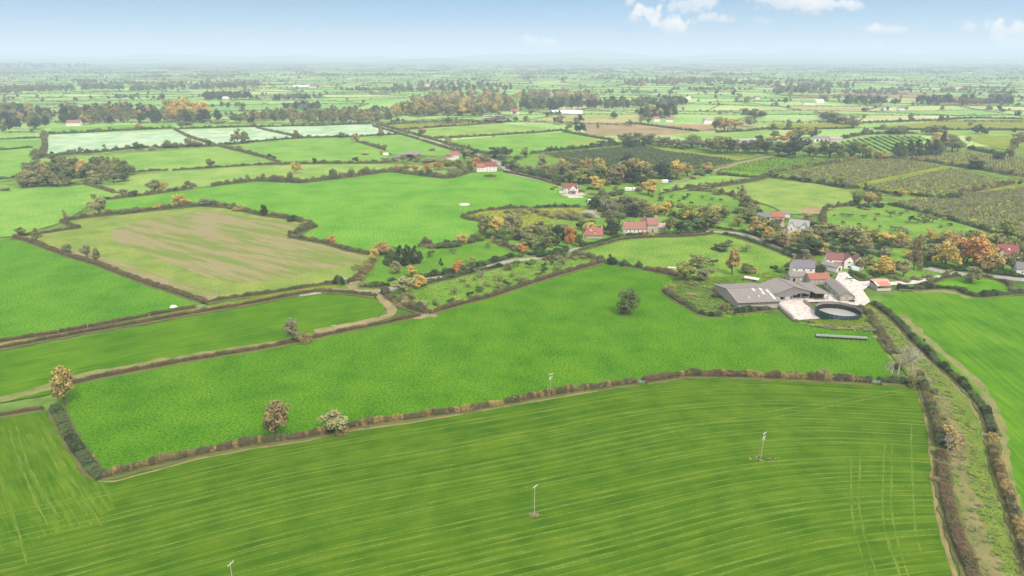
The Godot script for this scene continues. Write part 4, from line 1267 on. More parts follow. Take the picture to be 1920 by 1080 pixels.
	box(t, "conservatory", Vector3(3.6, 2.3, 1.8), Vector3(4.6, 1.0, 0.9), plain("pale_glazing", lin(0.55, 0.6, 0.6), 0.2))
	t = thing("garage", "low white garage with long grey roof and dark doorway", "garage", at(1574, 509), deg_to_rad(-52))
	hollow(t, Vector3(-4.6, 0, 0), 0, 9.0, 4.6, 2.2, 1.0, render, worn("grey_sheeting", lin(0.20, 0.18, 0.17), 9.0), 0.25, [], [-1.1, 1.1, 1.9])
	# pink roofed shed
	t = thing("field_shed", "open shed with faded pink corrugated roof beside the field", "shed", at(1661, 545), deg_to_rad(3))
	part(t, "roof", extrude(PackedVector2Array([Vector2(-6.4, 3.5), Vector2(-6.4, 3.62), Vector2(-3.3, 3.25), Vector2(-3.3, 3.13)]), -4.4, 3.4), worn("pink_sheet", lin(0.50, 0.26, 0.22), 7.0))
	part(t, "roof", extrude(PackedVector2Array([Vector2(-3.25, 3.1), Vector2(-3.25, 3.22), Vector2(0.2, 2.35), Vector2(0.2, 2.23)]), -3.2, 2.0), worn("faded_red_sheet", lin(0.46, 0.17, 0.14), 7.0))
	part(t, "roof", extrude(PackedVector2Array([Vector2(-3.25, 3.12), Vector2(-3.25, 3.24), Vector2(0.2, 2.37), Vector2(0.2, 2.25)]), -4.4, -3.25), worn("pale_sheet", lin(0.55, 0.47, 0.43), 7.0))
	box(t, "back_wall", Vector3(7.6, 3.3, 0.15), Vector3(-0.5, 1.6, -6.2), boards)
	box(t, "front_wall", Vector3(6.4, 1.2, 0.15), Vector3(-0.9, 0.5, 0.0), worn("pale_sheet", lin(0.55, 0.47, 0.43), 7.0))
	box(t, "end_wall", Vector3(0.15, 2.4, 6.2), Vector3(-4.3, 1.1, -3.1), stone)
	for s in [[-4.2, 0.0, 2.3], [2.0, 0.0, 2.3], [3.3, -3.2, 3.1], [3.3, -6.2, 3.4]]:
		box(t, "post", Vector3(0.16, s[2], 0.16), Vector3(s[0], s[2] / 2 - 0.05, s[1]), steel)
	# slurry store: a ring of curved panels with slurry inside
	var c := at(1573, 578.5, 3.4)
	t = thing("slurry_store", "round open slurry store with dark green wall and pale liquid inside", "tank", Vector3(c.x, 0, c.z))
	var rad := 8.7
	var green := plain("store_green", lin(0.016, 0.05, 0.045), 0.55)
	var inner := worn("store_inner", lin(0.27, 0.26, 0.245), 5.0)
	var low_band := worn("inner_band", lin(0.022, 0.019, 0.018), 4.0)  # near-black band round the lower part of the inner wall
	var m := 32
	for i in m:
		var v := PackedVector3Array()
		var vi := PackedVector3Array()
		var vs := PackedVector3Array()
		for k in 3:
			var a0 := TAU * (i + k / 3.0) / m + 0.004
			var a1 := TAU * (i + (k + 1) / 3.0) / m - (0.004 if k == 2 else 0.0)
			var p0 := Vector3(cos(a0), 0, sin(a0))
			var p1 := Vector3(cos(a1), 0, sin(a1))
			var up := Vector3.UP
			quad(v, p0 * rad, p0 * rad + up * 3.4, p1 * rad + up * 3.4, p1 * rad)
			quad(v, p0 * rad + up * 3.4, p0 * (rad - 0.09) + up * 3.4, p1 * (rad - 0.09) + up * 3.4, p1 * rad + up * 3.4)
			quad(vi, p0 * (rad - 0.09), p0 * (rad - 0.09) + up * 3.4, p1 * (rad - 0.09) + up * 3.4, p1 * (rad - 0.09))
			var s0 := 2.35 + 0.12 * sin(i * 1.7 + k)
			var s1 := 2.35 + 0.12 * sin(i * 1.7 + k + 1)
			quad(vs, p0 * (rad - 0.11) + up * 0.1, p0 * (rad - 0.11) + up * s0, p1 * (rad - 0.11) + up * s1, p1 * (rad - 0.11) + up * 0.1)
		var pn := part(t, "wall_panel", mesh_of(v), green)
		part(pn, "inner_face", mesh_of(vi), inner)
		part(pn, "dark_band", mesh_of(vs), low_band)
	var disc := CylinderMesh.new()
	disc.top_radius = rad - 0.12
	disc.bottom_radius = rad - 0.12
	disc.height = 0.3
	disc.radial_segments = 48
	part(t, "slurry", disc, plain("slurry_surface", lin(0.27, 0.26, 0.25), 0.1, 0.5), Vector3(0, 0.3, 0))
	for i in 3:
		var tr := TorusMesh.new()
		tr.inner_radius = rad
		tr.outer_radius = rad + 0.1
		tr.rings = 48
		tr.ring_segments = 6
		part(t, "hoop", tr, green, Vector3(0, 0.9 + i * 1.15, 0))
	var bank := PackedVector3Array()
	for i in 40:
		for k in 4:
			var q := []
			for e in [[i, k], [i + 1, k], [i + 1, k + 1], [i, k + 1]]:
				var a: float = deg_to_rad(-48.0 + 205.0 * e[0] / 40.0)
				var f: float = e[1] / 4.0
				var ends: float = clampf(minf(e[0], 40 - e[0]) / 7.0, 0.0, 1.0)
				var rr: float = rad + 0.12 + f * (3.2 + tint_noise.get_noise_1d(e[0] * 9.0) * 1.4)
				q.append(Vector3(c.x + cos(a) * rr, 1.7 * ends * (1.0 - f) * (1.0 + tint_noise.get_noise_2d(e[0] * 14.0, e[1] * 20.0) * 0.5) + 0.03, c.z + sin(a) * rr))
			quad(bank, q[0], q[1], q[2], q[3])
	sheet("earth_bank", mesh_of(bank), turf("weeds", lin(0.2, 0.23, 0.09), "rough", 22.0, "patches", 60.0), "weedy earth bank heaped round the slurry store")
	# yard walls with rails
	yard_wall("pale concrete yard wall with dark rail beside the low barn", "1453,571 1488,601", block_wall, steel)
	yard_wall("pinkish yard wall with dark rail beside the slurry store", "1507,567 1535,590", worn("pink_block", lin(0.42, 0.31, 0.26), 4.0), steel)
	t = thing("yard_gate", "dark metal gate at the corner of the yard", "gate", at(1539, 596), deg_to_rad(-50))
	for i in 5:
		box(t, "bar", Vector3(2.4, 0.07, 0.07), Vector3(0, 0.35 + i * 0.24, 0), plain("dark_steel", lin(0.03, 0.03, 0.035), 0.6))
	for s in [-1.2, 1.2]:
		box(t, "post", Vector3(0.14, 1.5, 0.14), Vector3(s, 0.7, 0), plain("dark_steel", lin(0.03, 0.03, 0.035), 0.6))
	# long covered feed trough in the pasture
	var p0 := at(1524, 632)
	var p1 := at(1630, 638)
	var dir := p1 - p0
	t = thing("feed_trough", "long low covered feed trough standing in the pasture", "trough", (p0 + p1) * 0.5, atan2(-dir.z, dir.x))
	var len := dir.length()
	var cover := worn("grey_cover", lin(0.20, 0.23, 0.19), 2.5)
	var prof := PackedVector2Array()
	for k in 9:
		prof.append(Vector2(cos(PI * k / 8.0) * 0.85, 0.75 + sin(PI * k / 8.0) * 0.6))
	for k in 9:
		prof.append(Vector2(-cos(PI * k / 8.0) * 0.8, 0.75 + sin(PI * k / 8.0) * 0.55))
	var pieces := 11
	for i in pieces:
		var x0 := -len / 2 + 0.9 + (len - 1.8) * i / pieces
		part(t, "cover_panel", extrude(prof, x0 + 0.02, x0 + (len - 1.8) / pieces - 0.02), cover, Vector3(0, 0.03 * (i % 3), 0))
	for i in pieces + 1:
		var x := -len / 2 + 0.9 + (len - 1.8) * i / pieces
		for s in [-0.8, 0.8]:
			box(t, "leg", Vector3(0.07, 0.95, 0.07), Vector3(x, 0.4, s), steel)
	box(t, "trough", Vector3(len - 2.0, 0.4, 0.9), Vector3(0, 0.45, 0), plain("dark_steel", lin(0.03, 0.03, 0.035), 0.6))
	for s in [-1, 1]:
		var v := PackedVector3Array()
		var was: Vector3 = Vector3(s * len / 2, 0, 0.85)
		for k in 9:
			var q: Vector3 = Vector3(s * len / 2, 0.5 + sin(PI * k / 8.0) * 0.75, cos(PI * k / 8.0) * 0.85)
			tube(v, was, q, 0.05, 0.05, 5)
			was = q
		tube(v, was, Vector3(s * len / 2, 0, -0.85), 0.05, 0.05, 5)
		part(t, "end_hoop", mesh_of(v), steel)

func yard_wall(label: String, line: String, mat: Material, steel: Material) -> void:
	var p := pts(line)
	var d := p[1] - p[0]
	var t := thing("yard_wall", label, "wall", Vector3(p[0].x, 0, p[0].y), atan2(-d.y, d.x))
	var n := 9
	var len := d.length()
	for i in n:
		box(t, "wall_panel", Vector3(len / n - 0.04, 1.25, 0.16), Vector3(len * (i + 0.5) / n, 0.6, 0), mat)
		box(t, "post", Vector3(0.14, 1.75, 0.14), Vector3(len * i / n, 0.85, 0.13), steel)
	box(t, "rail", Vector3(len, 0.14, 0.14), Vector3(len / 2, 1.68, 0), plain("dark_steel", lin(0.03, 0.03, 0.035), 0.6))

func cottages() -> void:
	var tile := worn("old_tile", lin(0.28, 0.14, 0.115), 5.0)
	var bright := worn("red_tile", lin(0.30, 0.12, 0.085), 5.0)
	var wine := worn("wine_tile", lin(0.22, 0.075, 0.07), 5.0)
	var slate := worn("slate", lin(0.165, 0.155, 0.18), 5.0)
	var render := worn("white_render", lin(0.76, 0.72, 0.68), 7.0)
	var stone := worn("cream_stone", lin(0.44, 0.38, 0.30), 4.0)
	var brick := worn("red_brick", lin(0.32, 0.13, 0.085), 3.0)
	var sheet_grey := worn("grey_sheeting", lin(0.20, 0.18, 0.17), 9.0)
	# the long cottage
	var t := thing("long_cottage", "long white cottage with big red tiled roof and taller stone end", "house", at(1203, 437), deg_to_rad(0))
	block(t, Vector3(-4.0, 0, -3.2), 0, 13.5, 6.4, 2.6, 3.4, render, tile, 0.35)
	block(t, Vector3(6.6, 0, -4.2), 0, 6.4, 7.0, 5.0, 3.2, stone, tile, 0.3)
	block(t, Vector3(3.4, 0, -7.6), PI / 2, 5.6, 4.6, 5.4, 2.8, stone, tile, 0.3)
	block(t, Vector3(12.4, 0, -4.4), 0, 5.0, 4.6, 2.9, 2.0, stone, worn("pale_tile", lin(0.42, 0.31, 0.25), 5.0), 0.25)
	for i in 5:
		window(t, Vector3(-9.2 + i * 2.4, 1.3, 0.06), 0, 1.1, 1.1)
	window(t, Vector3(5.4, 3.9, -0.64), 0)
	window(t, Vector3(7.8, 3.9, -0.64), 0)
	window(t, Vector3(9.86, 4.2, -4.2), PI / 2)
	window(t, Vector3(9.86, 1.8, -4.2), PI / 2)
	door(t, Vector3(6.6, 0, -0.66), 0)
	chimney(t, Vector3(8.6, 7.6, -4.2), 2.2, stone, 2)
	chimney(t, Vector3(-4.6, 5.6, -3.6), 1.3, brick, 1)
	chimney(t, Vector3(9.6, 7.4, -5.2), 1.6, stone, 1)
	box(t, "rooflight", Vector3(0.7, 0.06, 0.9), Vector3(-6.6, 4.5, -1.75), plain("skylight_sheet", lin(0.4, 0.4, 0.385), 0.5)).rotation.x = 0.82
	# red roofed cottage
	t = thing("cottage", "small cottage with orange-red tiled roof among garden trees", "house", at(1114, 448), deg_to_rad(-4))
	block(t, Vector3(0, 0, -3.2), 0, 9.6, 6.2, 2.4, 3.5, stone, bright, 0.35)
	block(t, Vector3(-4.3, 0, -4.4), PI / 2, 6.6, 4.0, 2.6, 2.6, stone, wine, 0.3)
	chimney(t, Vector3(-3.6, 5.5, -3.2), 2.0, stone, 1)
	chimney(t, Vector3(4.4, 5.2, -3.2), 2.0, stone, 1)
	for i in 3:
		window(t, Vector3(-2.4 + i * 2.5, 1.3, -0.04), 0)
	block(t, Vector3(0.4, 0, -1.3), PI / 2, 2.2, 1.6, 3.6, 0.8, stone, bright, 0.15)
	window(t, Vector3(0.4, 3.3, -0.14), 0, 0.9, 0.8)
	box(t, "rooflight", Vector3(0.7, 0.06, 0.8), Vector3(-2.0, 4.6, -1.85), plain("skylight_sheet", lin(0.4, 0.4, 0.385), 0.5)).rotation.x = 0.84
	# white house at the lane
	t = thing("white_house", "white gabled house with dark red roof and walled terrace by the lane", "house", at(1068, 364), deg_to_rad(-18))
	block(t, Vector3(0, 0, -4.0), 0, 10.0, 6.6, 4.6, 2.9, render, wine, 0.3)
	block(t, Vector3(3.0, 0, -2.0), PI / 2, 6.0, 4.8, 4.6, 2.4, render, wine, 0.3)
	block(t, Vector3(-6.6, 0, -3.6), 0, 4.0, 4.6, 2.4, 1.4, render, sheet_grey, 0.25)
	chimney(t, Vector3(-4.2, 7.0, -4.0), 1.7, brick, 1)
	chimney(t, Vector3(0.4, 7.0, -4.0), 1.7, brick, 1)
	for i in 2:
		window(t, Vector3(-3.6 + i * 2.6, 3.5, -0.64), 0)
		window(t, Vector3(-3.6 + i * 2.6, 1.3, -0.64), 0)
	window(t, Vector3(3.0, 3.6, 1.06), 0)
	window(t, Vector3(3.0, 1.3, 1.06), 0, 1.6, 1.2)
	box(t, "awning", Vector3(5.4, 0.12, 1.6), Vector3(3.2, 2.6, 1.95), plain("dark_steel", lin(0.03, 0.03, 0.035), 0.6))
	var tw := thing("garden_wall", "low pale wall round the terrace of the white house", "wall", at(1068, 371), deg_to_rad(2))
	box(tw, "wall_panel", Vector3(11.0, 1.1, 0.3), Vector3(4.5, 0.5, 0), render)
	box(tw, "wall_panel", Vector3(0.3, 1.1, 10.0), Vector3(-1.2, 0.5, -5.2), render, 0.5)
	# twin white cottages on the lane
	t = thing("cottage", "pair of white cottages with red roofs at the bend of the lane", "house", at(912, 322), deg_to_rad(8))
	block(t, Vector3(-5.0, 0, -3.4), 0, 7.6, 6.4, 4.0, 3.2, render, bright, 0.3)
	block(t, Vector3(4.2, 0, -4.2), 0, 11.0, 6.6, 4.8, 3.4, render, wine, 0.3)
	chimney(t, Vector3(-1.2, 7.2, -4.0), 2.0, brick, 1)
	for i in 3:
		window(t, Vector3(0.8 + i * 3.2, 3.4, -0.84), 0)
		window(t, Vector3(0.8 + i * 3.2, 1.3, -0.84), 0)
	for i in 2:
		window(t, Vector3(-6.6 + i * 3.0, 2.4, -0.14), 0)
		box(t, "rooflight", Vector3(0.8, 0.06, 0.9), Vector3(-6.4 + i * 2.6, 5.9, -1.9), plain("skylight_sheet", lin(0.4, 0.4, 0.385), 0.5)).rotation.x = 0.79
	t = thing("cottage", "white house with orange-red roof behind the row of orange trees", "house", at(853, 300), deg_to_rad(4))
	block(t, Vector3(0, 0, -3.6), 0, 8.4, 6.6, 5.2, 3.0, render, bright, 0.3)
	block(t, Vector3(-6.6, 0, -3.6), 0, 5.4, 5.0, 3.0, 2.0, render, wine, 0.3)
	block(t, Vector3(-3.0, 0, 1.4), PI / 2, 4.0, 4.0, 2.6, 1.6, render, wine, 0.3)
	chimney(t, Vector3(-3.7, 7.6, -3.6), 1.8, brick, 1)
	for i in 3:
		window(t, Vector3(-2.2 + i * 2.3, 4.0, -0.24), 0)
	t = thing("dutch_barn", "grey roofed open barn with black mouth and clutter beside it", "barn", at(777, 298), deg_to_rad(5))
	hollow(t, Vector3(-2, 0, -7.0), 0, 16.0, 12.0, 4.6, 2.0, sheet_grey, sheet_grey, 0.4, [[-6.0, -1.2, 4.0], [-0.9, 3.4, 4.0], [3.7, 6.4, 3.8]])
	box(t, "side_bay", Vector3(14.0, 2.6, 7.0), Vector3(-15.0, 1.2, -4.5), worn("old_sheeting", lin(0.20, 0.18, 0.175), 9.0))
	# red roofed house on the right edge
	t = thing("cottage", "house with dark red roof behind the tall golden trees on the right", "house", at(1889, 492), deg_to_rad(-8))
	block(t, Vector3(0, 0, -3.6), 0, 9.6, 7.0, 4.4, 4.0, render, wine, 0.35)
	block(t, Vector3(-4.0, 0, -2.2), PI / 2, 7.0, 4.4, 4.4, 2.8, stone, wine, 0.3)
	box(t, "rooflight", Vector3(0.8, 0.06, 0.9), Vector3(0.4, 6.5, -1.75), plain("skylight_sheet", lin(0.4, 0.4, 0.385), 0.5)).rotation.x = 0.85
	for i in 2:
		window(t, Vector3(0.6 + i * 2.6, 3.2, -0.04), 0)
		window(t, Vector3(0.6 + i * 2.6, 1.2, -0.04), 0)
	chimney(t, Vector3(4.2, 8.0, -3.6), 1.6, brick, 1)
	t = thing("white_house", "white walled house half hidden by trees at the right edge", "house", at(1915, 520), deg_to_rad(-20))
	block(t, Vector3(2, 0, -3), 0, 9.0, 6.0, 4.0, 2.6, render, slate, 0.3)
	for i in 2:
		window(t, Vector3(0 + i * 3.0, 2.6, 0.06), 0)
	# grey slate houses of the village
	t = thing("slate_house", "cluster of grey slate roofs with several gables among the trees", "house", at(1494, 440), deg_to_rad(-30))
	block(t, Vector3(0, 0, -4.0), 0, 11.0, 6.6, 4.6, 3.4, render, worn("pale_slate", lin(0.30, 0.29, 0.30), 4.0), 0.3)
	block(t, Vector3(-3.2, 0, -2.2), PI / 2, 7.0, 5.0, 4.4, 3.0, render, worn("pale_slate", lin(0.30, 0.29, 0.30), 4.0), 0.3)
	block(t, Vector3(3.4, 0, -2.2), PI / 2, 7.0, 4.6, 4.4, 2.8, render, slate, 0.3)
	block(t, Vector3(0.4, 0, -9.4), 0, 8.0, 5.0, 3.6, 2.6, stone, worn("pale_slate", lin(0.30, 0.29, 0.30), 4.0), 0.3)
	block(t, Vector3(-6.6, 0, -0.4), PI / 2, 4.4, 3.4, 2.4, 1.6, stone, wine, 0.3)
	window(t, Vector3(-3.2, 3.4, 1.36), 0)
	window(t, Vector3(3.4, 3.4, 1.36), 0)
	t = thing("workshop", "white workshop with slate and red roof and two dark doorways", "outbuilding", at(1443, 415), deg_to_rad(-8))
	hollow(t, Vector3(-3.4, 0, -3.0), 0, 8.0, 5.6, 2.8, 1.9, render, slate, 0.3, [[-2.4, -1.5, 2.1], [0.9, 3.3, 2.3]])
	hollow(t, Vector3(5.0, 0, -3.4), 0, 8.0, 6.2, 3.0, 2.2, stone, bright, 0.3, [[1.1, 2.2, 2.0]])
	t = thing("stone_shed", "small grey roofed shed behind the white workshop", "outbuilding", at(1470, 407), deg_to_rad(-12))
	block(t, Vector3(0, 0, -2.0), 0, 7.0, 4.6, 2.2, 1.3, render, sheet_grey, 0.25)
	t = thing("stone_shed", "dark ivy covered shed below the white workshop", "outbuilding", at(1460, 424), deg_to_rad(-60))
	block(t, Vector3(0, 0, 0), 0, 5.0, 4.0, 2.4, 1.6, stone, worn("ivy_roof", lin(0.10, 0.04, 0.035), 3.0), 0.25)
	# barns behind the orange tree
	t = thing("grey_barns", "white and grey barns behind the orchard rows", "barn", at(1545, 266), deg_to_rad(6))
	hollow(t, Vector3(0, 0, -8.0), 0, 22.0, 10.0, 4.0, 2.0, render, sheet_grey, 0.4, [[-8.6, -5.4, 2.8], [-3.2, 0.0, 2.8], [2.2, 5.4, 2.8]])
	block(t, Vector3(16.0, 0, -4.0), 0, 16.0, 9.0, 3.4, 1.8, worn("pale_sheet", lin(0.55, 0.47, 0.43), 7.0), worn("pale_slate", lin(0.30, 0.29, 0.30), 4.0), 0.4)
	t = thing("grey_barns", "long dark grey shed beside the orange autumn tree", "barn", at(1505, 270), deg_to_rad(4))
	block(t, Vector3(0, 0, -4.0), 0, 26.0, 8.0, 3.2, 1.8, worn("grey_boards", lin(0.21, 0.205, 0.20), 3.0), worn("old_sheeting", lin(0.20, 0.18, 0.175), 9.0), 0.4)
	t = thing("grey_barns", "long pale roofed shed beyond the belt of dark trees", "barn", at(1408, 269), deg_to_rad(10))
	block(t, Vector3(0, 0, -5.0), 0, 30.0, 10.0, 3.4, 1.8, render, worn("pale_slate", lin(0.30, 0.29, 0.30), 4.0), 0.4)
	t = thing("glasshouse", "long low white glasshouse before the far wood", "glasshouse", at(1062, 213), deg_to_rad(-2))
	for i in 3:
		block(t, Vector3(0, 0, -6.0 * i), 0, 58.0, 6.0, 3.0, 1.6, plain("white_glazing", lin(0.74, 0.75, 0.75), 0.3), plain("white_glazing", lin(0.74, 0.75, 0.75), 0.3), 0.1)
	t = thing("cottage", "red roofed house beside the white glasshouse", "house", at(966, 214), deg_to_rad(3))
	block(t, Vector3(0, 0, -4.0), 0, 16.0, 8.0, 4.6, 4.0, render, bright, 0.4)
	t = thing("cottage", "pinkish long house at the head of the wood", "house", at(1038, 205), deg_to_rad(3))
	block(t, Vector3(0, 0, -4.0), 0, 20.0, 8.0, 5.0, 4.0, stone, tile, 0.4)
	t = thing("white_house", "white house standing alone right of the ploughed field", "house", at(1328, 232), deg_to_rad(10))
	block(t, Vector3(0, 0, -4.0), 0, 12.0, 8.0, 5.4, 3.4, render, worn("pale_slate", lin(0.30, 0.29, 0.30), 4.0), 0.3)
	block(t, Vector3(-5.5, 0, -1.0), PI / 2, 8.0, 5.4, 4.4, 3.0, render, worn("pale_slate", lin(0.30, 0.29, 0.30), 4.0), 0.3)
	t = thing("farmhouse", "pale pink farmhouse in front of the left wood", "house", at(137, 236), deg_to_rad(3))
	block(t, Vector3(0, 0, -4.0), 0, 20.0, 8.0, 4.6, 3.6, render, tile, 0.4)
	t = thing("white_sheds", "row of low white sheds before the golden wood", "shed", at(922, 221), deg_to_rad(-2))
	block(t, Vector3(0, 0, -4.0), 0, 30.0, 8.0, 2.6, 1.4, render, worn("pale_sheet", lin(0.55, 0.47, 0.43), 7.0), 0.3)
	# specks of far farms and houses, each its own
	var g := RandomNumberGenerator.new()
	g.seed = 88
	var far := [[568, 164, 34, 1], [590, 165, 20, 2], [803, 161, 14, 0], [820, 160, 10, 0], [1205, 157, 12, 0], [1210, 146, 10, 0], [1230, 228, 12, 0], [1255, 229, 14, 0], [1515, 196, 20, 2], [1535, 193, 16, 1], [1660, 206, 18, 2], [1690, 207, 14, 2], [1795, 166, 10, 0], [1805, 165, 9, 0],
		[1380, 138, 8, 0], [1400, 137, 10, 0], [1500, 134, 8, 0], [1520, 133, 9, 0], [1860, 134, 8, 0], [890, 128, 10, 0], [905, 129, 8, 0], [925, 127, 9, 0], [1122, 130, 8, 0], [1140, 131, 8, 0], [1162, 129, 8, 0], [660, 145, 9, 0], [210, 141, 9, 0], [330, 139, 8, 0], [1740, 184, 10, 2], [1692, 170, 8, 0],
		[1420, 186, 8, 0], [1290, 187, 10, 1], [480, 151, 9, 0], [425, 187, 12, 1], [1880, 176, 10, 0], [1600, 141, 9, 0], [1080, 141, 8, 0], [760, 139, 8, 0]]
	var kinds := ["small white house with red roof far out on the hazy plain", "long white roofed farm shed far out on the hazy plain", "grey roofed farm building far out on the hazy plain"]
	for f in far:
		var m := metres(f[0], f[1])
		var o := thing("far_house" if f[3] == 0 else "far_barn", kinds[f[3]], "house" if f[3] == 0 else "barn", at(f[0], f[1]), g.randf_range(-0.25, 0.25), kinds[f[3]])
		var l: float = clampf(f[2] * m, 10.0, 60.0)
		block(o, Vector3.ZERO, 0, l, l * 0.45 + 3.0, 4.5, 3.4 if f[3] == 0 else 2.4, render, [tile, render, sheet_grey][f[3]], 0.3)

# ------------------------------------------------------------------ hedges
func hedges_near() -> void:
	hedge("broad dark hedge running down the left end of the pasture", "104,768 114,785 126,812 142,838 160,862 176,884 190,896", 3.4, 1.9, "green", 0.2, 0.8)
	hedge("long brown hedge with orange patches between sown field and pasture", "190,896 240,882 300,868 370,852 430,841 480,831 567,820 652,802 720,791 800,780 880,768 960,754 1032,740 1120,727 1193,717", 2.6, 1.9, "fire", 0.2, 1.2)
	hedge("short brown hedge between the gateway gap and the taller hedge", "1208,716 1240,711 1264,707", 2.6, 1.9, "brown", 0.15)
	hedge("taller dark green and russet hedge along the top of the sown field", "1268,705 1300,704 1360,705 1440,708 1540,712 1632,717", 2.9, 2.1, "fire", 0.25, 1.2)
	hedge("short dark hedge beside the gate at the green lane", "1648,716 1680,718 1720,722", 2.8, 2.0, "green", 0.3)
	hedge("low clipped brown hedge at the left edge below the narrow field", "-120,800 -40,786 0,780 40,774 80,767", 1.7, 1.5, "brown", 0.1)
	hedge("long clipped brown hedge between the narrow field and the pasture", "138,720 180,710 225,701 325,682 400,669 480,656 547,643 627,626 680,615 730,605 787,592", 1.9, 1.6, "brown", 0.12)
	hedge("long brown hedge between the old orchard and the pasture", "806,588 860,572 915,558 960,543 1000,530 1045,516 1090,503 1134,491", 2.6, 1.9, "brown", 0.3)
	hedge("clipped hedge on the upper side of the grassy track", "-150,672 -60,653 0,642 110,625 207,607 290,591 367,577", 1.9, 1.7, "brown", 0.08)
	hedge("clipped dark hedge on the lower side of the grassy track", "-150,684 -60,665 0,654 150,626 240,610 325,595 400,582 480,568 540,556 592,547", 1.9, 1.6, "brown", 0.1)
	hedge("clipped hedge below the lane bend", "592,547 640,549 680,553 706,556", 2.0, 1.6, "mixed", 0.15)
	hedge("hedge along the bottom of the stubble field beside the lane", "386,569 420,562 480,554 540,545 590,537 612,533", 2.0, 1.6, "mixed", 0.2)
	hedge("bushy green hedge end by the telegraph pole", "612,533 628,533 645,533", 3.2, 2.4, "green", 0.4)
	hedge("wide brown hedge slanting along the left of the stubble field", "28,446 48,451 67,457 120,477 185,497 230,514 275,531 330,549 386,568", 3.0, 1.9, "brown", 0.2)
	hedge("low brown hedge in the corner above the stubble field", "28,444 67,440 105,434 148,428", 2.4, 1.8, "brown", 0.2)
	hedge("short crooked hedge joining two hedges by a pollard", "148,428 132,422 116,415 126,412", 2.4, 1.8, "mixed", 0.3)
	hedge("dark curving hedge along the top of the stubble field", "126,413 185,405 230,400 275,396 330,390 375,385 425,388 480,401 510,406 540,410 567,416 590,426", 3.6, 2.6, "mixed", 0.35)
	hedge("dark hooked hedge at the right corner of the stubble field", "590,426 575,431 560,436 543,443", 3.8, 2.4, "mixed", 0.4)
	hedge("dark hedge sloping down the right of the stubble field", "543,445 562,448 590,453 615,458 655,470 692,477", 3.0, 2.2, "mixed", 0.2)
	hedge("brown hedge between stubble field and garden trees", "697,492 690,504 680,515 668,524 655,529", 3.6, 2.0, "fire", 0.3)
	hedge("straggling hedge down the left of the green lane", "1612,580 1632,598 1648,620 1662,642 1680,664", 3.2, 1.8, "mixed", 0.55)
	hedge("overgrown hedge below the leafless trees of the green lane", "1724,712 1736,740 1746,770 1756,800 1764,840", 2.8, 2.2, "mixed", 0.5)
	hedge("brown bramble hedge at the lower end of the green lane", "1764,850 1768,890 1774,930 1784,975 1798,1020 1818,1065 1835,1110", 3.0, 1.7, "brown", 0.3)
	hedge("curving dark green hedge down the right of the green lane", "1636,569 1655,583 1675,598 1697,620 1715,641 1737,662 1757,681 1790,709 1825,744 1850,780 1860,815", 2.6, 1.9, "green", 0.35)
	hedge("lower end of the curving hedge with an orange patch", "1860,822 1863,855 1875,895 1890,935 1902,975 1914,1012 1930,1060 1945,1110", 2.4, 1.8, "fire", 0.35)
	hedge("dark hedge below the small paddock on the right", "1683,541 1720,543 1760,541 1795,544 1812,552 1835,557 1870,554 1920,550 2040,546", 2.8, 1.9, "green", 0.3)
	hedge("hedge between the paddock and the road on the right", "1718,537 1745,531 1770,522 1800,518", 2.2, 1.6, "green", 0.3)
	hedge("hedge along the road past the bronze tree", "1840,519 1870,526 1890,534 1897,545", 2.2, 1.6, "mixed", 0.3)
	hedge("clipped dark green hedge along the road under golden trees", "1738,498 1780,507 1840,512 1900,519 1960,524", 2.2, 1.9, "clipped", 0.1)
	hedge("hedge between the barns' grass and the pasture", "1248,549 1262,559 1282,571 1292,576", 3.0, 2.0, "mixed", 0.5)
	hedge("hedge curving below the barns' grass", "1296,579 1308,587 1328,593 1352,593", 2.8, 1.9, "green", 0.4)
	hedge("green hedge below the low barn", "1372,587 1395,585 1420,582 1444,580", 4.0, 2.2, "green", 0.4)
	hedge("ragged dark hedge at the top of the pasture", "1140,492 1158,496 1180,500 1204,503", 3.2, 2.0, "green", 0.6)
	hedge("dark bramble hedge running to the yellow-green tree", "1210,505 1240,511 1270,517", 4.5, 2.4, "brown", 0.3)
	hedge("hedge on the upper side of the lane by the garden", "684,538 705,539 730,536", 3.2, 2.2, "green", 0.2)
	hedge("thick dark hedge above the lane below the small paddock", "782,522 815,517 850,511 890,502 925,492 962,481", 4.0, 2.4, "green", 0.3)
	hedge("dark hedge below the lane along the old orchard", "795,533 840,523 880,513 915,505 942,500", 3.0, 2.0, "green", 0.35)
	hedge("scrubby hedge at the top corner of the old orchard", "1020,488 1060,483 1095,482 1120,487 1134,491", 3.6, 2.4, "mixed", 0.5)
	hedge("scrubby hedge on the left side of the old orchard", "720,549 730,558 745,568 765,577 790,584 806,588", 4.0, 2.4, "mixed", 0.5)
	hedge("neatly clipped deep green garden hedge beside the lane", "1008,483 1030,480 1050,476 1064,472", 3.0, 2.6, "clipped", 0.05)
	hedge("curving clipped hedge between the lane and the pale paddock", "1078,474 1100,467 1130,459 1160,451 1190,447 1230,445 1280,444 1320,441 1336,438", 2.2, 1.7, "mixed", 0.12)
	hedge("dark garden hedge below the red roofed cottage", "1090,463 1115,458 1140,452 1165,444", 2.4, 2.0, "clipped", 0.1)
	hedge("dark garden hedge before the long cottage", "1170,443 1200,442 1230,441 1270,440 1322,436", 2.2, 1.8, "green", 0.3)
	hedge("hedge on the lower side of the lane above the farm", "1356,440 1390,447 1420,457 1450,468 1480,481 1500,489", 2.4, 1.8, "green", 0.15)
	hedge("hedge on the upper side of the lane above the farm", "1345,429 1370,433 1400,437 1425,445 1455,457 1490,473 1510,482", 2.4, 1.8, "green", 0.25)
	hedge("hedge beside the parked pale car at the junction", "1594,512 1610,519 1625,527", 3.0, 1.9, "green", 0.3)

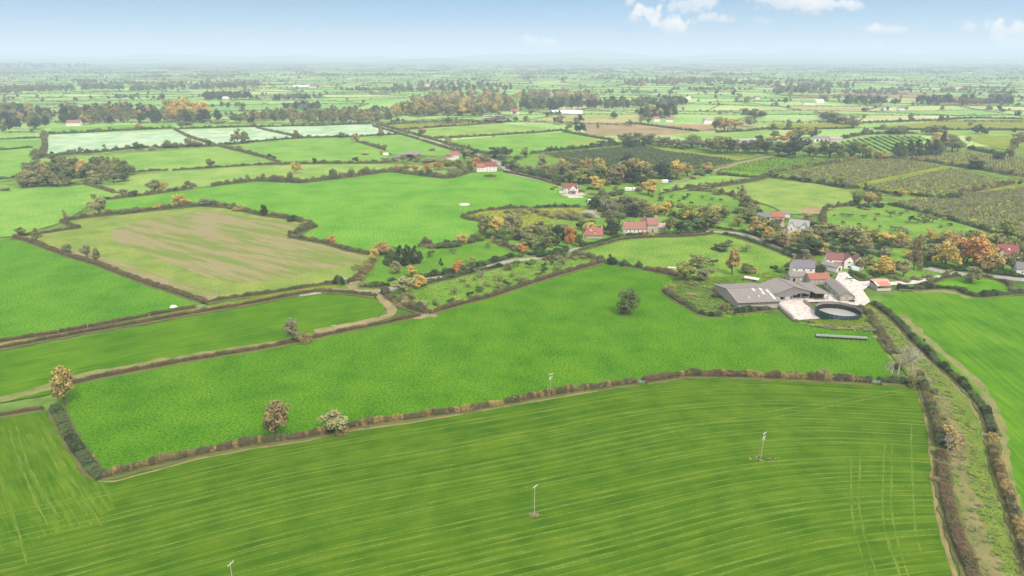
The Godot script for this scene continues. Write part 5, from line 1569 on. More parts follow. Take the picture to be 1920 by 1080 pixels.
func hedges_middle() -> void:
	var lines := [["thick dark hedge along the top of the wide pasture", "480,339 520,340 562,343 600,339 635,335 680,328 730,322 780,327 837,334 865,328 885,321", 6.0, 4.0, "mixed", 0.5],
		["dark hedge with trees left of the wide pasture's top", "182,376 250,369 290,364 325,359 360,354", 4.0, 2.6, "mixed", 0.4], ["dark bushy hedge below the long light field", "400,349 440,344 480,339", 5.0, 3.4, "mixed", 0.5],
		["short hedge from the copse to the wide pasture", "158,345 185,352 217,362", 4.0, 2.0, "mixed", 0.4], ["low hedge at the foot of the copse", "0,358 18,358", 3.0, 2.0, "mixed", 0.3],
		["thin hedge right of the copse", "237,325 275,322 315,320", 3.0, 2.0, "mixed", 0.2], ["thin hedge between two light fields", "325,320 400,315 480,310 525,307", 3.0, 2.0, "mixed", 0.2],
		["thin hedge continuing to the barn clutter", "525,308 577,308 640,307 712,306 745,303", 3.6, 2.4, "mixed", 0.4], ["diagonal hedge between two green fields", "412,274 445,282 480,291 505,299 524,305", 3.2, 2.2, "mixed", 0.3],
		["dark hedge below the left pale striped field", "76,294 140,289 200,284 260,279 330,276 405,273", 5.0, 3.0, "green", 0.5], ["dark hedge below the middle pale striped field", "410,273 450,269 480,266 530,262 572,259", 4.0, 2.6, "green", 0.4],
		["dark hedge below the right pale striped field", "572,259 620,258 664,257 715,254 764,252", 4.0, 2.6, "green", 0.3], ["hedge dividing the left and middle pale fields", "328,243 350,255 375,264 402,271", 4.0, 2.4, "mixed", 0.3],
		["hedge dividing the middle and right pale fields", "482,240 520,249 568,259", 4.0, 2.4, "mixed", 0.3], ["scrubby hedge at the left end of the pale fields", "80,255 84,265 84,280 78,292 66,300", 6.0, 4.0, "mixed", 0.5],
		["hedge along the back of the left pale field", "92,252 160,249 230,245 325,241", 5.0, 3.0, "green", 0.4], ["hedge along the back of the middle pale field", "336,242 400,240 480,238 600,236 695,232", 4.0, 2.8, "green", 0.4],
		["thin hedge across the fields at the left edge", "-60,284 0,282 60,277", 3.0, 2.2, "green", 0.2], ["thin hedge at the left edge above the wood corner", "-60,264 0,262 80,259", 3.0, 2.2, "green", 0.2], ["thin hedge at the left edge beside the copse", "-80,342 0,337 30,334", 3.0, 2.2, "green", 0.3],
		["diagonal hedge above the barn with the black mouth", "670,266 695,273 720,281", 4.0, 2.6, "mixed", 0.4], ["hedge on the near side of the straight road", "700,237 762,255 820,273 868,288 920,306", 3.6, 2.4, "mixed", 0.3],
		["hedge on the far side of the straight road", "705,233 775,252 840,270 890,283 930,296", 4.0, 2.6, "mixed", 0.4], ["hedge between tan strip and light field", "757,244 820,239 880,235 940,230", 4.0, 2.8, "mixed", 0.4], ["hedge behind the tan strip", "722,235 790,230 857,227 900,228 940,230", 4.0, 2.8, "mixed", 0.4],
		["hedge across from the road to the dark round tree", "812,260 880,257 960,252 1010,249 1054,245", 4.0, 2.8, "mixed", 0.3], ["thin hedge at the left of the brown field", "1056,247 1085,253 1125,260 1150,264", 4.0, 2.8, "mixed", 0.3],
		["dark hedge along the top of the nursery", "995,288 1040,283 1090,279 1120,276 1160,272", 4.0, 3.2, "green", 0.5], ["dark hedge between the brown fields", "1175,231 1220,236 1265,242 1310,247", 4.0, 2.8, "green", 0.2],
		["hedge along the lane to the white house", "945,323 975,329 1010,337 1050,348", 3.0, 2.0, "brown", 0.2], ["hedge above the lane to the white house", "950,316 985,325 1020,333 1056,342", 5.0, 3.4, "green", 0.5],
		["looped hedge reaching into the wide pasture", "990,391 960,391 930,393 905,396 885,401 868,407 880,412 900,415", 3.4, 2.2, "mixed", 0.3], ["dark hedge along the top of the looped garden", "1000,391 1030,389 1060,389 1086,389", 3.4, 2.2, "green", 0.3],
		["garden hedge from big trees down to the lane", "925,452 940,460 955,465 972,472", 3.2, 2.0, "mixed", 0.4], ["bush row along the top of the small paddock", "785,461 810,460 840,460 868,456 900,449", 4.4, 2.4, "mixed", 0.6],
		["brown clipped hedge between young orchard and bush orchard", "1440,326 1470,321 1500,315 1540,309 1580,303 1612,297", 4.0, 2.6, "fire", 0.2], ["hedge along the top of the pale dry meadow", "1440,331 1480,337 1530,344 1580,352 1610,353", 4.4, 2.8, "green", 0.4],
		["hedge below the diagonal ride", "1620,357 1660,362 1690,366", 4.4, 3.0, "green", 0.4], ["hedge below the right orchard block", "1708,366 1740,370 1780,373 1800,369", 4.6, 3.0, "green", 0.4], ["tawny hedge beside the right grass track", "1780,370 1830,358 1870,350 1900,344", 5.0, 3.0, "fire", 0.4],
		["hedge between orchard meadow and bush orchard", "1665,384 1700,392 1740,402 1780,413 1820,424 1870,440 1920,452", 4.0, 2.6, "green", 0.3], ["brown bank hedge left of the orchard meadow", "1545,420 1543,405 1548,394 1570,388 1610,386", 4.0, 2.4, "mixed", 0.5],
		["tawny hedge running right from the dark pines", "1650,296 1690,299 1740,303 1790,311 1840,318 1900,329 1960,338", 5.0, 3.0, "fire", 0.4], ["dark hedge across the far right orchard", "1816,279 1840,284 1870,290", 5.0, 3.4, "green", 0.3],
		["hedge above the pale dry meadow by the village", "1335,352 1360,347 1400,341 1436,333", 4.0, 2.6, "mixed", 0.4], ["hedge right of the village green field", "1245,362 1290,354 1330,348", 3.6, 2.4, "mixed", 0.5], ["brown scrub hedge between the village meadow and the pale meadow", "1300,357 1345,362 1380,370 1420,384", 5.0, 2.4, "mixed", 0.6],
		["thin hedge above the tree row at the nursery corner", "1345,327 1390,332 1425,333 1440,328", 3.4, 2.4, "green", 0.3], ["hedge behind the tan field on the right", "1615,231 1700,228 1760,226 1830,222 1920,224 2000,226", 4.4, 2.8, "green", 0.3], ["hedge below the tan field on the right", "1640,243 1700,244 1800,244 1920,245 2000,246", 4.4, 2.8, "green", 0.3],
		["hedge behind the orange autumn tree", "1440,243 1500,243 1560,242 1600,241", 4.4, 2.8, "green", 0.3], ["dark hedge right of the orchard rows", "1570,262 1620,253 1680,251 1720,251", 5.0, 3.4, "green", 0.4], ["hedge behind the green field by the brown fields", "1342,249 1400,246 1440,242", 4.4, 2.8, "green", 0.3]]
	for e in lines:
		hedge(e[0], e[1], e[2] * 0.85, e[3], e[4], e[5] + 0.15, 0.8)

# ------------------------------------------------------------------ trees
func trees() -> void:
	plant("t", "z", 114, 766, 50, 82, "", "bronze autumn oak at the top corner of the left hedge")
	plant("t", "n", 512, 832, 60, 84, "", "brownish oak standing in the long hedge above the sown field")
	plant("o", "w", 624, 818, 56, 50, "", "straw coloured half bare thorn in the long hedge beside the brownish oak")
	plant("s", "n", 640, 815, 30, 26, "", "reddish brown bush at the foot of the straw coloured thorn")
	plant("t", "e", 548, 645, 32, 50, "", "half bare grey-brown tree in the hedge of the narrow field")
	plant("s", "n", 570, 643, 30, 26, "", "brown bush beside the half bare tree in the narrow field's hedge")
	plant("o", "g", 1176, 592, 48, 48, "", "lone dark tree in the middle of the bright pasture")
	plant("s", "n", 1174, 590, 22, 10, "", "brown undergrowth at the foot of the lone pasture tree")
	plant("b", "e", 1690, 706, 52, 74, "", "tall leafless tree beside the gate in the green lane")
	plant("b", "e", 1715, 712, 60, 74, "", "leafless spreading tree leaning over the green lane")
	plant("b", "e", 1676, 712, 34, 42, "", "small leafless tree with dark ivy top by the pasture gate")
	plant("b", "e", 1777, 862, 40, 76, "", "dead white tree standing beside the sown field")
	plant("o", "z", 1792, 848, 40, 44, "", "bronze tree close behind the dead white tree")
	plant("s", "o", 1717, 728, 34, 36, "", "olive bush under the leafless trees of the green lane")
	plant("s", "z", 1699, 716, 12, 16, "", "small orange bush under the leafless trees of the green lane")
	plant("s", "e", 1548, 710, 30, 22, "", "grey-brown bush rising from the russet hedge")
	plant("s", "z", 168, 862, 18, 14, "", "orange patch of bush in the left hedge")
	plant("s", "R", 1903, 978, 18, 14, "", "orange bush in the lower end of the curving hedge")
	plant("s", "n", 1032, 737, 10, 10, "", "small brown bush at the foot of the pole in the long hedge")
	plant("s", "e", 425, 577, 12, 9, "", "small grey-brown bush on the track hedge")
	grove("in the green lane", "s e 1748 765 20 18; s o 1766 790 22 20; s e 1780 805 20 18; s n 1760 905 24 16; s o 1752 740 20 20; s o 1658 640 16 12; s e 1672 660 20 16; s o 1690 690 24 18; s e 1735 730 22 22; s n 1775 880 24 18; s z 1762 872 16 14")
	grove("in the weeds by the slurry store", "s o 1632 596 20 16; s d 1622 586 16 12; s o 1645 612 18 14; s e 1655 628 16 12; s g 1598 567 12 10; s o 1560 614 20 9; s o 1520 605 18 9; s e 1495 604 14 8; s g 1640 574 12 10; s n 1590 614 16 8; s o 1626 600 20 12; s g 1630 606 18 12; s e 1638 622 18 10")
	grove("in the hedges round the stubble field", "o o 36 444 20 18; t n 67 457 18 28; o o 124 476 22 19; o e 160 485 20 26; t o 180 494 18 28; t w 122 413 7 18; o w 182 406 36 36; s z 230 401 24 15; s n 250 399 20 13; s o 268 397 18 12; s G 291 393 18 14; s z 303 391 18 15; o G 336 389 28 24; s e 388 386 32 22; s n 415 388 18 12; s z 446 396 24 16; s o 360 387 18 12; t d 494 406 16 21; s n 520 408 20 10; s d 546 415 24 16; s d 577 429 26 18; s n 568 424 16 14; s d 550 446 20 15; o R 618 458 20 15; s d 655 470 11 10; s o 432 391 18 12")
	grove("in the hedge left of the wide pasture", "o o 287 362 28 25; o z 304 361 18 18; s y 332 357 14 11; o o 352 353 18 14; s y 364 351 10 10; o w 228 369 22 16; s d 248 369 20 17; s n 175 373 10 14; s d 195 375 24 9; s d 320 359 22 10")
	grove("in the garden paddock beside the lane", "o z 714 478 38 26; o G 700 490 22 24; s n 690 500 20 18; c d 735 499 26 32; c d 750 500 28 40; c d 764 499 28 40; c d 778 497 22 36; c d 787 492 16 22; c d 726 496 18 24; o w 740 514 24 26; t G 771 522 21 26; s y 667 506 18 17; s z 682 509 20 19; s n 672 526 22 16; s z 676 519 16 12; s w 681 538 16 16; a g 804 484 18 16; a o 849 477 14 13; c d 826 498 9 14; a o 917 466 11 12; s d 840 518 26 22; o R 856 516 16 22; o R 862 503 20 15; o y 884 502 22 21; s z 870 508 22 12; s d 732 527 18 8; s e 808 466 18 14; s d 825 466 22 16; s d 845 465 28 18; o z 866 459 22 20; s d 882 456 20 14; s d 900 452 18 11; s e 790 462 14 10; s d 858 462 20 14; s o 796 462 12 10")
	grove("at the edge of the wide pasture by the looped hedge", "o o 910 442 32 38; o z 930 444 30 38; o w 955 441 34 40; s d 935 446 26 18; s d 918 447 24 14; p n 922 456 6 14")
	grove("in the old orchard", "o w 757 556 46 40; o G 782 541 34 28; s w 752 574 32 22; s w 785 577 34 18; s d 738 564 18 13; s n 724 552 12 9; s o 765 562 30 20; a o 852 553 16 14; a o 877 539 12 9; a d 878 559 16 14; a d 899 549 18 12; b e 903 536 18 22; a e 902 522 18 16; a o 935 529 17 15; a o 934 543 19 14; a d 952 539 18 15; a d 819 572 18 10; a d 845 569 14 10; o z 952 507 18 15; a o 977 529 20 13; a d 1020 514 16 14; a o 1046 509 18 14; a d 1021 504 14 12; a o 1056 499 22 17; a d 970 502 20 14; a d 992 502 14 12; a o 1002 494 14 10; a e 1047 489 16 11; a d 1035 497 12 10; a o 866 530 12 9; a o 915 538 14 10; a o 960 520 13 10; a d 1010 520 12 10; s o 1072 487 28 14; s o 1095 485 26 11; s z 1085 484 14 8; a o 890 526 10 8")
	grove("in the pale paddock", "p d 1145 497 12 20; p d 1153 497 9 14; s d 1170 500 16 9; s d 1194 501 12 9; p d 1197 500 6 11; o d 1355 472 34 17; a d 1366 462 18 13; a o 1401 474 22 15; a d 1337 499 16 14; s d 1347 470 24 9")
	grove("beside the barns", "o y 1286 530 42 40; o o 1310 504 38 26; o e 1318 528 32 24; s y 1256 549 26 24; t z 1375 518 30 52; o n 1400 514 28 22; s z 1412 513 18 16; s z 1359 584 20 23; s w 1370 589 14 12; s e 1330 512 24 14; s o 1300 535 22 12; s d 1345 560 20 12; s d 1352 550 18 10; s o 1335 545 20 8; s d 1385 584 22 12; s d 1410 582 24 12; s e 1440 580 12 10; s g 1480 501 16 14; s d 1452 504 15 10; s d 1463 511 18 6; s d 1478 508 12 8; s d 1560 525 12 9; s n 1530 505 22 20; o e 1512 490 22 22; s d 1540 510 20 18; s d 1556 518 14 8; s n 1474 512 10 6")
	grove("in the middle gardens of the village", "o w 967 430 34 30; o o 965 452 32 26; o o 997 466 38 28; o g 1020 476 30 30; o d 1047 447 26 26; p R 1068 458 23 36; t d 1087 465 20 25; o d 1087 432 17 16; o G 1110 436 32 20; o d 1147 443 36 30; s d 1052 472 28 17; o R 980 474 26 16; o o 1005 438 20 15; o w 1018 440 24 15; o w 990 440 24 18; o o 1040 462 20 16; s d 1000 478 22 12; s d 975 482 18 10; s w 1155 446 14 8; s w 1166 446 10 7; o d 1075 446 18 16; o d 1130 438 18 16; s e 1060 466 12 10; o g 1030 452 22 20; o d 985 458 20 16; s o 945 462 18 12; s w 1095 456 12 8")
	grove("inside the looped hedge", "s o 1020 405 24 15; s w 1040 409 26 16; s o 1060 412 28 19; s o 1080 414 30 22; s o 1102 409 24 15; s z 975 402 28 16; s n 993 395 14 10; s o 1005 400 20 13; s w 1050 402 20 12; s o 950 400 16 10; s y 1072 402 18 12; s z 1066 396 14 8; s o 1095 418 18 8")
	grove("in the gardens north of the long cottage", "o d 1113 393 30 23; o e 1137 408 28 34; s d 1102 379 9 9; o w 1168 389 40 24; o k 1181 396 16 15; o o 1203 408 30 30; t o 1190 402 18 22; o G 1227 405 22 22; o z 1248 406 26 28; o y 1288 413 36 30; s d 1276 390 15 13; s d 1262 408 18 16; t z 1256 440 24 36; o d 1277 440 28 26; o d 1305 436 40 28; o z 1337 431 46 38; o y 1385 427 26 22; s d 1240 398 16 14; s d 1218 412 20 14; s g 1165 412 16 12; s o 1180 420 14 9; s e 1250 420 18 12; t e 1150 405 18 26; s d 1130 398 20 14; o d 1300 420 24 20; o o 1320 412 22 20; s R 1208 442 14 12; s n 1222 445 18 12; s d 1295 440 24 14; s k 1143 412 14 8; s d 1120 386 22 12; s d 1216 398 16 14; s d 1158 418 14 10; o z 1240 378 12 12; s d 1316 432 26 14")
	grove("in the gardens by the white house at the lane", "o z 1130 374 20 20; o G 1122 357 34 24; o z 1140 349 18 16; o z 1217 368 34 30; o z 1155 362 14 13; s d 1105 356 14 8; s n 1040 352 14 6; s d 1035 356 8 6; o d 1165 366 22 12; s o 1175 372 20 10; s e 1197 360 18 14; s o 1090 360 16 7; s n 1112 366 20 7; o d 1150 368 22 10; s o 1188 376 20 10; s o 1205 380 20 10; o d 1205 350 24 18")
	grove("along the lane north of the white house", "o y 985 297 20 19; s w 967 316 20 15; s d 975 324 24 12; s d 1000 330 26 14; s d 1022 336 24 14; s w 990 318 22 13; o z 1066 340 18 24; s d 1045 342 24 18; o y 1085 347 40 30; o d 1120 347 44 36; o z 1135 343 20 20; o n 1160 347 40 40; o d 1185 345 40 36; o o 1212 340 40 30; o d 1242 337 36 32; o z 1270 335 34 34; o n 1290 332 24 24; s d 1312 330 24 14; o z 1327 325 26 20; o z 1050 325 24 16; o n 1075 316 40 16; o z 1052 306 16 10; o d 1177 312 28 24; s d 970 300 18 12; s d 962 308 18 12; s o 1010 322 24 14; o d 1100 340 26 24; o d 1225 336 22 24; o d 1145 338 26 24; o d 1200 332 22 22; s d 1060 330 26 14; s o 1035 322 26 12; s z 1085 318 24 14; s n 1015 310 16 9; s z 1015 297 12 10; o d 1330 327 18 10; s e 1300 336 16 8")
	grove("in the belt above the nursery", "o z 1170 270 30 19; o o 1185 274 30 23; o o 1200 270 30 20; o z 1220 271 30 19; o w 1236 274 30 18; o o 1250 277 30 20; o w 1268 278 30 18; o e 1284 280 24 16; o o 1300 277 38 24; o n 1322 282 24 18; o o 1347 289 40 31; o d 1366 287 30 28; o o 1385 287 28 22; o d 1405 288 30 22; o d 1425 287 34 26; s d 1130 272 26 12; s d 1115 276 22 10; s d 1145 270 18 10; s w 1152 268 8 8; o d 1212 276 22 16; o d 1180 278 24 14; o n 1335 284 18 16; o d 1415 280 20 16")
	grove("in front of the grey barns", "o d 1440 288 32 22; o d 1462 294 34 28; o d 1495 297 42 38; o d 1480 292 30 26; o d 1520 294 26 20; o d 1560 297 40 30; o d 1600 297 36 28; o y 1622 297 32 28; s d 1628 297 14 12; o n 1650 300 30 16; o w 1535 294 20 16; o o 1575 292 28 20; o R 1470 268 24 13; t R 1480 263 11 17; o y 1500 262 40 22; o y 1525 260 34 20; o y 1455 260 18 14; s n 1448 264 22 10; o d 1450 245 13 12; t n 1478 244 14 18; c d 1528 264 13 20; o z 1510 245 40 6; o w 1455 255 14 10; o d 1425 275 18 20; s n 1530 250 14 9; o n 1560 230 60 20; o z 1545 224 24 12; o e 1605 240 22 16; o n 1590 234 40 16; o d 1400 278 16 12; s z 1600 301 20 7; s z 1570 305 22 7")
	grove("in the row of dark pines", "c d 1690 294 24 30; c d 1706 294 26 30; c d 1722 293 28 30; c d 1738 292 28 30; c d 1754 291 26 28; c d 1680 292 18 24; c d 1768 284 20 36; o z 1760 288 28 26; o o 1790 286 34 26; o n 1800 284 26 20; o o 1757 254 36 18; o d 1740 252 20 14; c d 1770 250 14 14; o z 1765 266 30 16; o z 1786 268 30 16; s n 1655 298 34 14; s z 1668 297 20 10; o z 1775 274 24 16")
	grove("in the fields right of the dark pines", "o o 1625 253 14 13; o y 1657 246 15 13; o o 1690 254 27 17; o w 1672 252 16 12; o d 1838 252 22 18; o d 1848 253 14 10; o n 1817 269 13 13; o z 1832 317 33 24; o d 1832 318 26 16; o d 1878 301 24 16; o o 1898 297 24 20; o n 1913 277 30 24; o w 1820 240 10 12; o d 1902 250 12 10; o n 1918 262 20 14; s d 1710 226 10 8; t w 1709 228 9 14; s d 1640 262 8 6")
	grove("in the bush orchards", "o w 1512 343 26 24; o y 1577 347 26 23; s d 1577 348 8 10; s y 1470 334 28 8; s d 1450 330 16 8; o G 1692 369 18 15; s w 1822 357 9 8; o y 1892 446 38 34; s d 1895 446 22 12; s w 1826 420 8 10; t w 1915 345 8 10; s d 1915 345 10 8")
	grove("at the top corner of the orchard meadow", "o o 1608 388 24 30; o z 1632 388 28 28; t o 1647 384 14 22; s d 1622 392 24 14; s d 1650 390 22 14; s z 1625 394 16 8; s w 1580 386 8 8; s z 1556 394 18 7; s d 1600 388 10 10")
	grove("in the orchard meadow", "a n 1581 407 10 8; a d 1594 407 11 7; a o 1620 411 9 9; a o 1671 408 16 15; a d 1690 406 10 9; a d 1706 419 14 16; a o 1722 419 16 12; a d 1736 419 18 11; a n 1750 419 14 15; a o 1680 435 17 13; a n 1671 443 15 9; a o 1692 442 14 12; a o 1705 439 22 12; a o 1765 428 10 7; a d 1781 426 10 8; a d 1829 443 19 13; a d 1581 421 8 7; a o 1645 408 8 10; a o 1725 408 14 10; a z 1740 409 16 10; a d 1640 416 6 8; a d 1610 425 7 8; a n 1770 415 9 9; a z 1755 404 10 7; a o 1700 399 8 6; a e 1790 449 36 17; a d 1565 407 6 5; a o 1650 430 7 9; a z 1805 438 7 7; a d 1620 432 12 9")
	grove("in the meadow behind the village", "a d 1240 367 9 7; a o 1258 372 10 7; a d 1290 370 10 8; a o 1336 376 9 7; a d 1297 385 8 8; a d 1283 375 14 8; a o 1360 392 10 8; a o 1367 400 12 9; a e 1318 372 9 7; a d 1272 380 7 6; a w 1368 402 8 9; a d 1352 378 8 6; a d 1222 372 7 6; a o 1310 392 9 8; a o 1330 388 9 7; a d 1256 388 14 12; s d 1392 388 14 12; t w 1390 376 20 26; o o 1398 397 32 30; o w 1408 400 22 20; s d 1388 402 26 12; s d 1425 400 14 12; s w 1420 392 10 10; s d 1345 366 16 8; s n 1330 358 16 7; o w 1326 356 24 16; s d 1250 358 14 7; s n 1270 356 20 9; s d 1300 358 18 6; s n 1345 364 12 7")
	grove("in the right hand gardens of the village", "o z 1420 444 34 36; o G 1440 452 26 28; o z 1450 448 32 38; o n 1478 468 40 30; o z 1492 452 22 20; o d 1525 483 52 36; o o 1505 476 26 22; o w 1515 424 26 24; s d 1526 424 18 12; o o 1547 444 44 26; o w 1570 446 30 24; o w 1602 466 56 42; o w 1620 458 30 26; o o 1640 455 28 24; s d 1580 478 36 18; s d 1560 472 22 14; o d 1540 460 26 20; o o 1530 448 24 20; s d 1600 484 28 14; o d 1618 484 34 22; t n 1612 508 24 24; o n 1625 505 22 24; o z 1660 519 38 40; o o 1675 515 24 26; o w 1697 522 28 34; c n 1716 508 26 66; o z 1745 497 34 38; t G 1777 503 38 48; o z 1770 494 30 38; o R 1832 503 62 56; o z 1818 496 36 36; t z 1865 516 46 42; o z 1885 506 28 30; o z 1902 514 34 40; s d 1905 520 20 14; o z 1826 533 36 32; s n 1778 518 14 22; s d 1866 548 11 9; s e 1908 548 24 14; s o 1745 526 28 15; s d 1752 526 18 9; o d 1430 440 22 18; s d 1475 476 30 12; s d 1648 500 26 14; s d 1690 500 22 14; s d 1735 502 22 14; s o 1720 526 20 12; s o 1700 530 18 10; s o 1680 525 24 14; s d 1640 520 22 12; s o 1622 522 20 10; s d 1605 518 14 8; s z 1640 512 18 14; s o 1630 494 18 14; s d 1570 480 24 14; s w 1590 470 20 16; s e 1630 476 26 18; s d 1655 482 26 14; s g 1605 502 12 7; s o 1580 460 20 16; s d 1500 484 18 10; o d 1560 454 22 18; s d 1565 462 24 16; s n 1500 462 24 14; s d 1780 502 26 12; s d 1810 506 22 12; s d 1845 512 28 14")
	scatter("in the shrubbery below the orchard meadow", "1640,456 1700,454 1760,452 1840,452 1920,450 1930,486 1860,482 1800,474 1740,478 1650,480", 46, "sssot", "oowzydden", Vector2(15, 26), Vector2(11, 20), 61)
	scatter("filling the right hand gardens", "1560,440 1650,446 1760,455 1900,455 1925,505 1870,505 1800,488 1730,492 1650,486 1600,478 1565,462", 30, "oot", "ozzwoGyd", Vector2(22, 36), Vector2(20, 34), 65)
	scatter("filling the gardens above the lane", "1250,396 1330,400 1400,412 1440,428 1425,436 1370,428 1300,430 1255,425", 14, "oot", "ozzGygd", Vector2(20, 32), Vector2(18, 28), 66)
	scatter("along the garden lane behind the slate roofs", "1440,440 1500,446 1560,452 1600,470 1590,480 1530,480 1480,468 1440,456", 12, "oo", "ozdgwG", Vector2(24, 38), Vector2(20, 30), 67)
	scatter("in the belt behind the nursery corner", "1010,312 1090,318 1200,326 1330,322 1325,334 1230,342 1130,350 1060,344 1000,330", 34, "oos", "oozdgwn", Vector2(20, 34), Vector2(16, 28), 68)
	scatter("in the gardens behind the long cottage", "1110,376 1190,380 1260,394 1250,408 1200,412 1150,414 1100,400", 15, "oos", "oozgdw", Vector2(18, 30), Vector2(16, 26), 69)
	scatter("in the shrubbery between the white house and the meadow", "1548,432 1600,440 1650,452 1648,475 1600,472 1556,462", 16, "sso", "owded", Vector2(16, 26), Vector2(12, 20), 62)
	scatter("in the gardens between the two cottages", "930,446 1000,424 1060,424 1150,416 1165,432 1090,440 1040,470 980,478 940,460", 22, "sso", "owdgyde", Vector2(14, 24), Vector2(12, 19), 63)
	scatter("in the copse left of the long light field", "34,350 60,330 100,322 160,318 200,318 232,328 236,342 190,346 120,350 70,354", 44, "ooot", "ooogwgozy", Vector2(22, 36), Vector2(22, 34), 64)
	grove("at the foot of the copse", "o o 40 354 24 20; o w 60 352 32 28; o w 176 347 34 24; o e 225 342 22 20; o e 210 344 24 24; o z 50 345 26 28")
	grove("round the pale striped fields", "o d 256 282 20 15; s w 284 282 16 10; o o 312 278 17 15; o o 328 278 15 11; o w 352 276 18 18; o w 366 276 15 13; t w 444 269 20 24; o o 458 270 18 22; o o 393 316 18 18; s d 455 311 6 6; o o 65 297 22 18; o w 150 288 12 12; s n 133 286 14 8; s n 442 281 20 11; s d 467 286 8 8; s e 415 274 8 8; o w 195 279 7 8; s d 96 289 8 7; o o 82 262 14 18; s n 70 305 10 9; o d 380 234 8 10; s n 345 236 26 14; s n 474 237 10 8; o G 258 243 20 11; s w 205 243 8 9; s o 178 245 18 7; s o 235 245 20 8; s d 280 242 14 6; o d 438 231 22 16; s n 410 232 30 8; o d 470 232 16 12")
	grove("in the fields beside the straight road", "o w 555 257 12 12; o w 640 259 16 12; o z 666 267 16 15; o w 713 256 14 15; o n 790 257 18 17; o w 841 277 16 17; s w 835 261 9 8; o o 709 279 9 10; o n 722 283 9 11; o G 556 326 20 20; o d 623 336 19 19; s n 558 307 16 7; o d 589 308 12 11; o d 667 305 12 10; s n 605 307 16 7; o d 505 298 10 10; o d 513 301 10 9; s G 685 291 14 8; o G 715 290 8 9; o d 700 303 8 4; s d 848 279 12 6; s d 866 283 14 7; o d 930 297 36 20; o d 950 295 28 18; o o 942 300 24 12; o d 889 294 14 13; o n 878 290 14 8; s d 857 280 6 6; s w 860 259 10 9; s o 925 256 8 6; s e 810 283 14 8; s d 730 290 8 5; s d 737 301 6 5")
	grove("in the row of orange trees", "o R 746 321 18 11; o n 762 321 17 12; o R 778 323 18 14; o R 800 321 20 13; o R 820 320 20 16; o z 840 319 22 19; o y 858 319 24 20; o y 880 317 22 17; o G 884 322 15 12; o R 893 311 30 16; o n 905 306 20 14; o d 790 331 10 13; o w 757 304 16 14; o w 780 304 20 14; s w 808 303 26 10; s w 830 303 22 9; o d 870 298 13 12; o w 915 303 16 12; s e 850 322 30 7; s e 820 328 24 6; s d 768 301 10 6; s e 800 305 20 8; o d 945 312 18 10; s d 960 318 14 8")
	grove("standing alone in the middle fields", "o d 1088 250 24 19; o z 1066 244 16 12; o n 1047 234 24 16; o d 1088 230 12 14; o d 1150 223 16 13; t w 1203 231 14 14; o d 1216 232 9 9; o d 1211 203 12 12; o e 1121 242 7 9; o d 1236 184 8 9; o n 1345 244 20 22; o n 1360 246 32 24; o z 1380 243 34 20; o w 1405 238 24 18; o d 1415 234 10 10; o d 1415 224 26 18; o z 1398 216 20 12; o d 1430 222 20 14; o d 1343 178 9 9; o d 1375 181 10 11; o w 1385 190 12 14; o w 1402 194 14 13; o d 1258 178 10 8; o d 945 181 8 8; o d 1055 152 8 7; o d 1062 150 6 6; o d 1645 190 12 9; o d 1474 195 11 12; o d 1882 212 14 8; o w 1855 209 12 12; o d 1908 220 10 10; o w 1708 226 9 14; o e 930 230 60 14")

# ------------------------------------------------------------------ woods that read as one mass
func wood(label: String, outline: String, n: int, palette: Array, size: Vector2, sd: int) -> void:
	var poly := pts(outline)
	var lo := poly[0]
	var hi := poly[0]
	for q in poly:
		lo = lo.min(q)
		hi = hi.max(q)
	var g := RandomNumberGenerator.new()
	g.seed = sd
	var lists := [[], [], [], []]
	var cols := [PackedColorArray(), PackedColorArray(), PackedColorArray(), PackedColorArray()]
	var got := 0
	var tries := 0
	while got < n and tries < n * 60:
		tries += 1
		var q := Vector2(g.randf_range(lo.x, hi.x), g.randf_range(lo.y, hi.y))
		if not Geometry2D.is_point_in_polygon(q, poly):
			continue
		got += 1
		var z := g.randf_range(size.x, size.y)
		var m := g.randi() % 4
		lists[m].append(Transform3D(Basis(Vector3.UP, g.randf() * TAU).scaled(Vector3(z, z * g.randf_range(0.9, 1.25), z)), Vector3(q.x, 0, q.y)))
		cols[m].append(mixed(palette, tint_noise.get_noise_2d(q.x * 0.5, q.y * 0.5) * 0.9 + 0.5, g))
	var o := Node3D.new()
	o.name = numbered("woodland")
	add_child(o)
	tag(o, label, "wood", "", "stuff")
	for m in 4:
		if lists[m].size():
			copies(o, "foliage", meshes["round%d" % m], lists[m], cols[m])

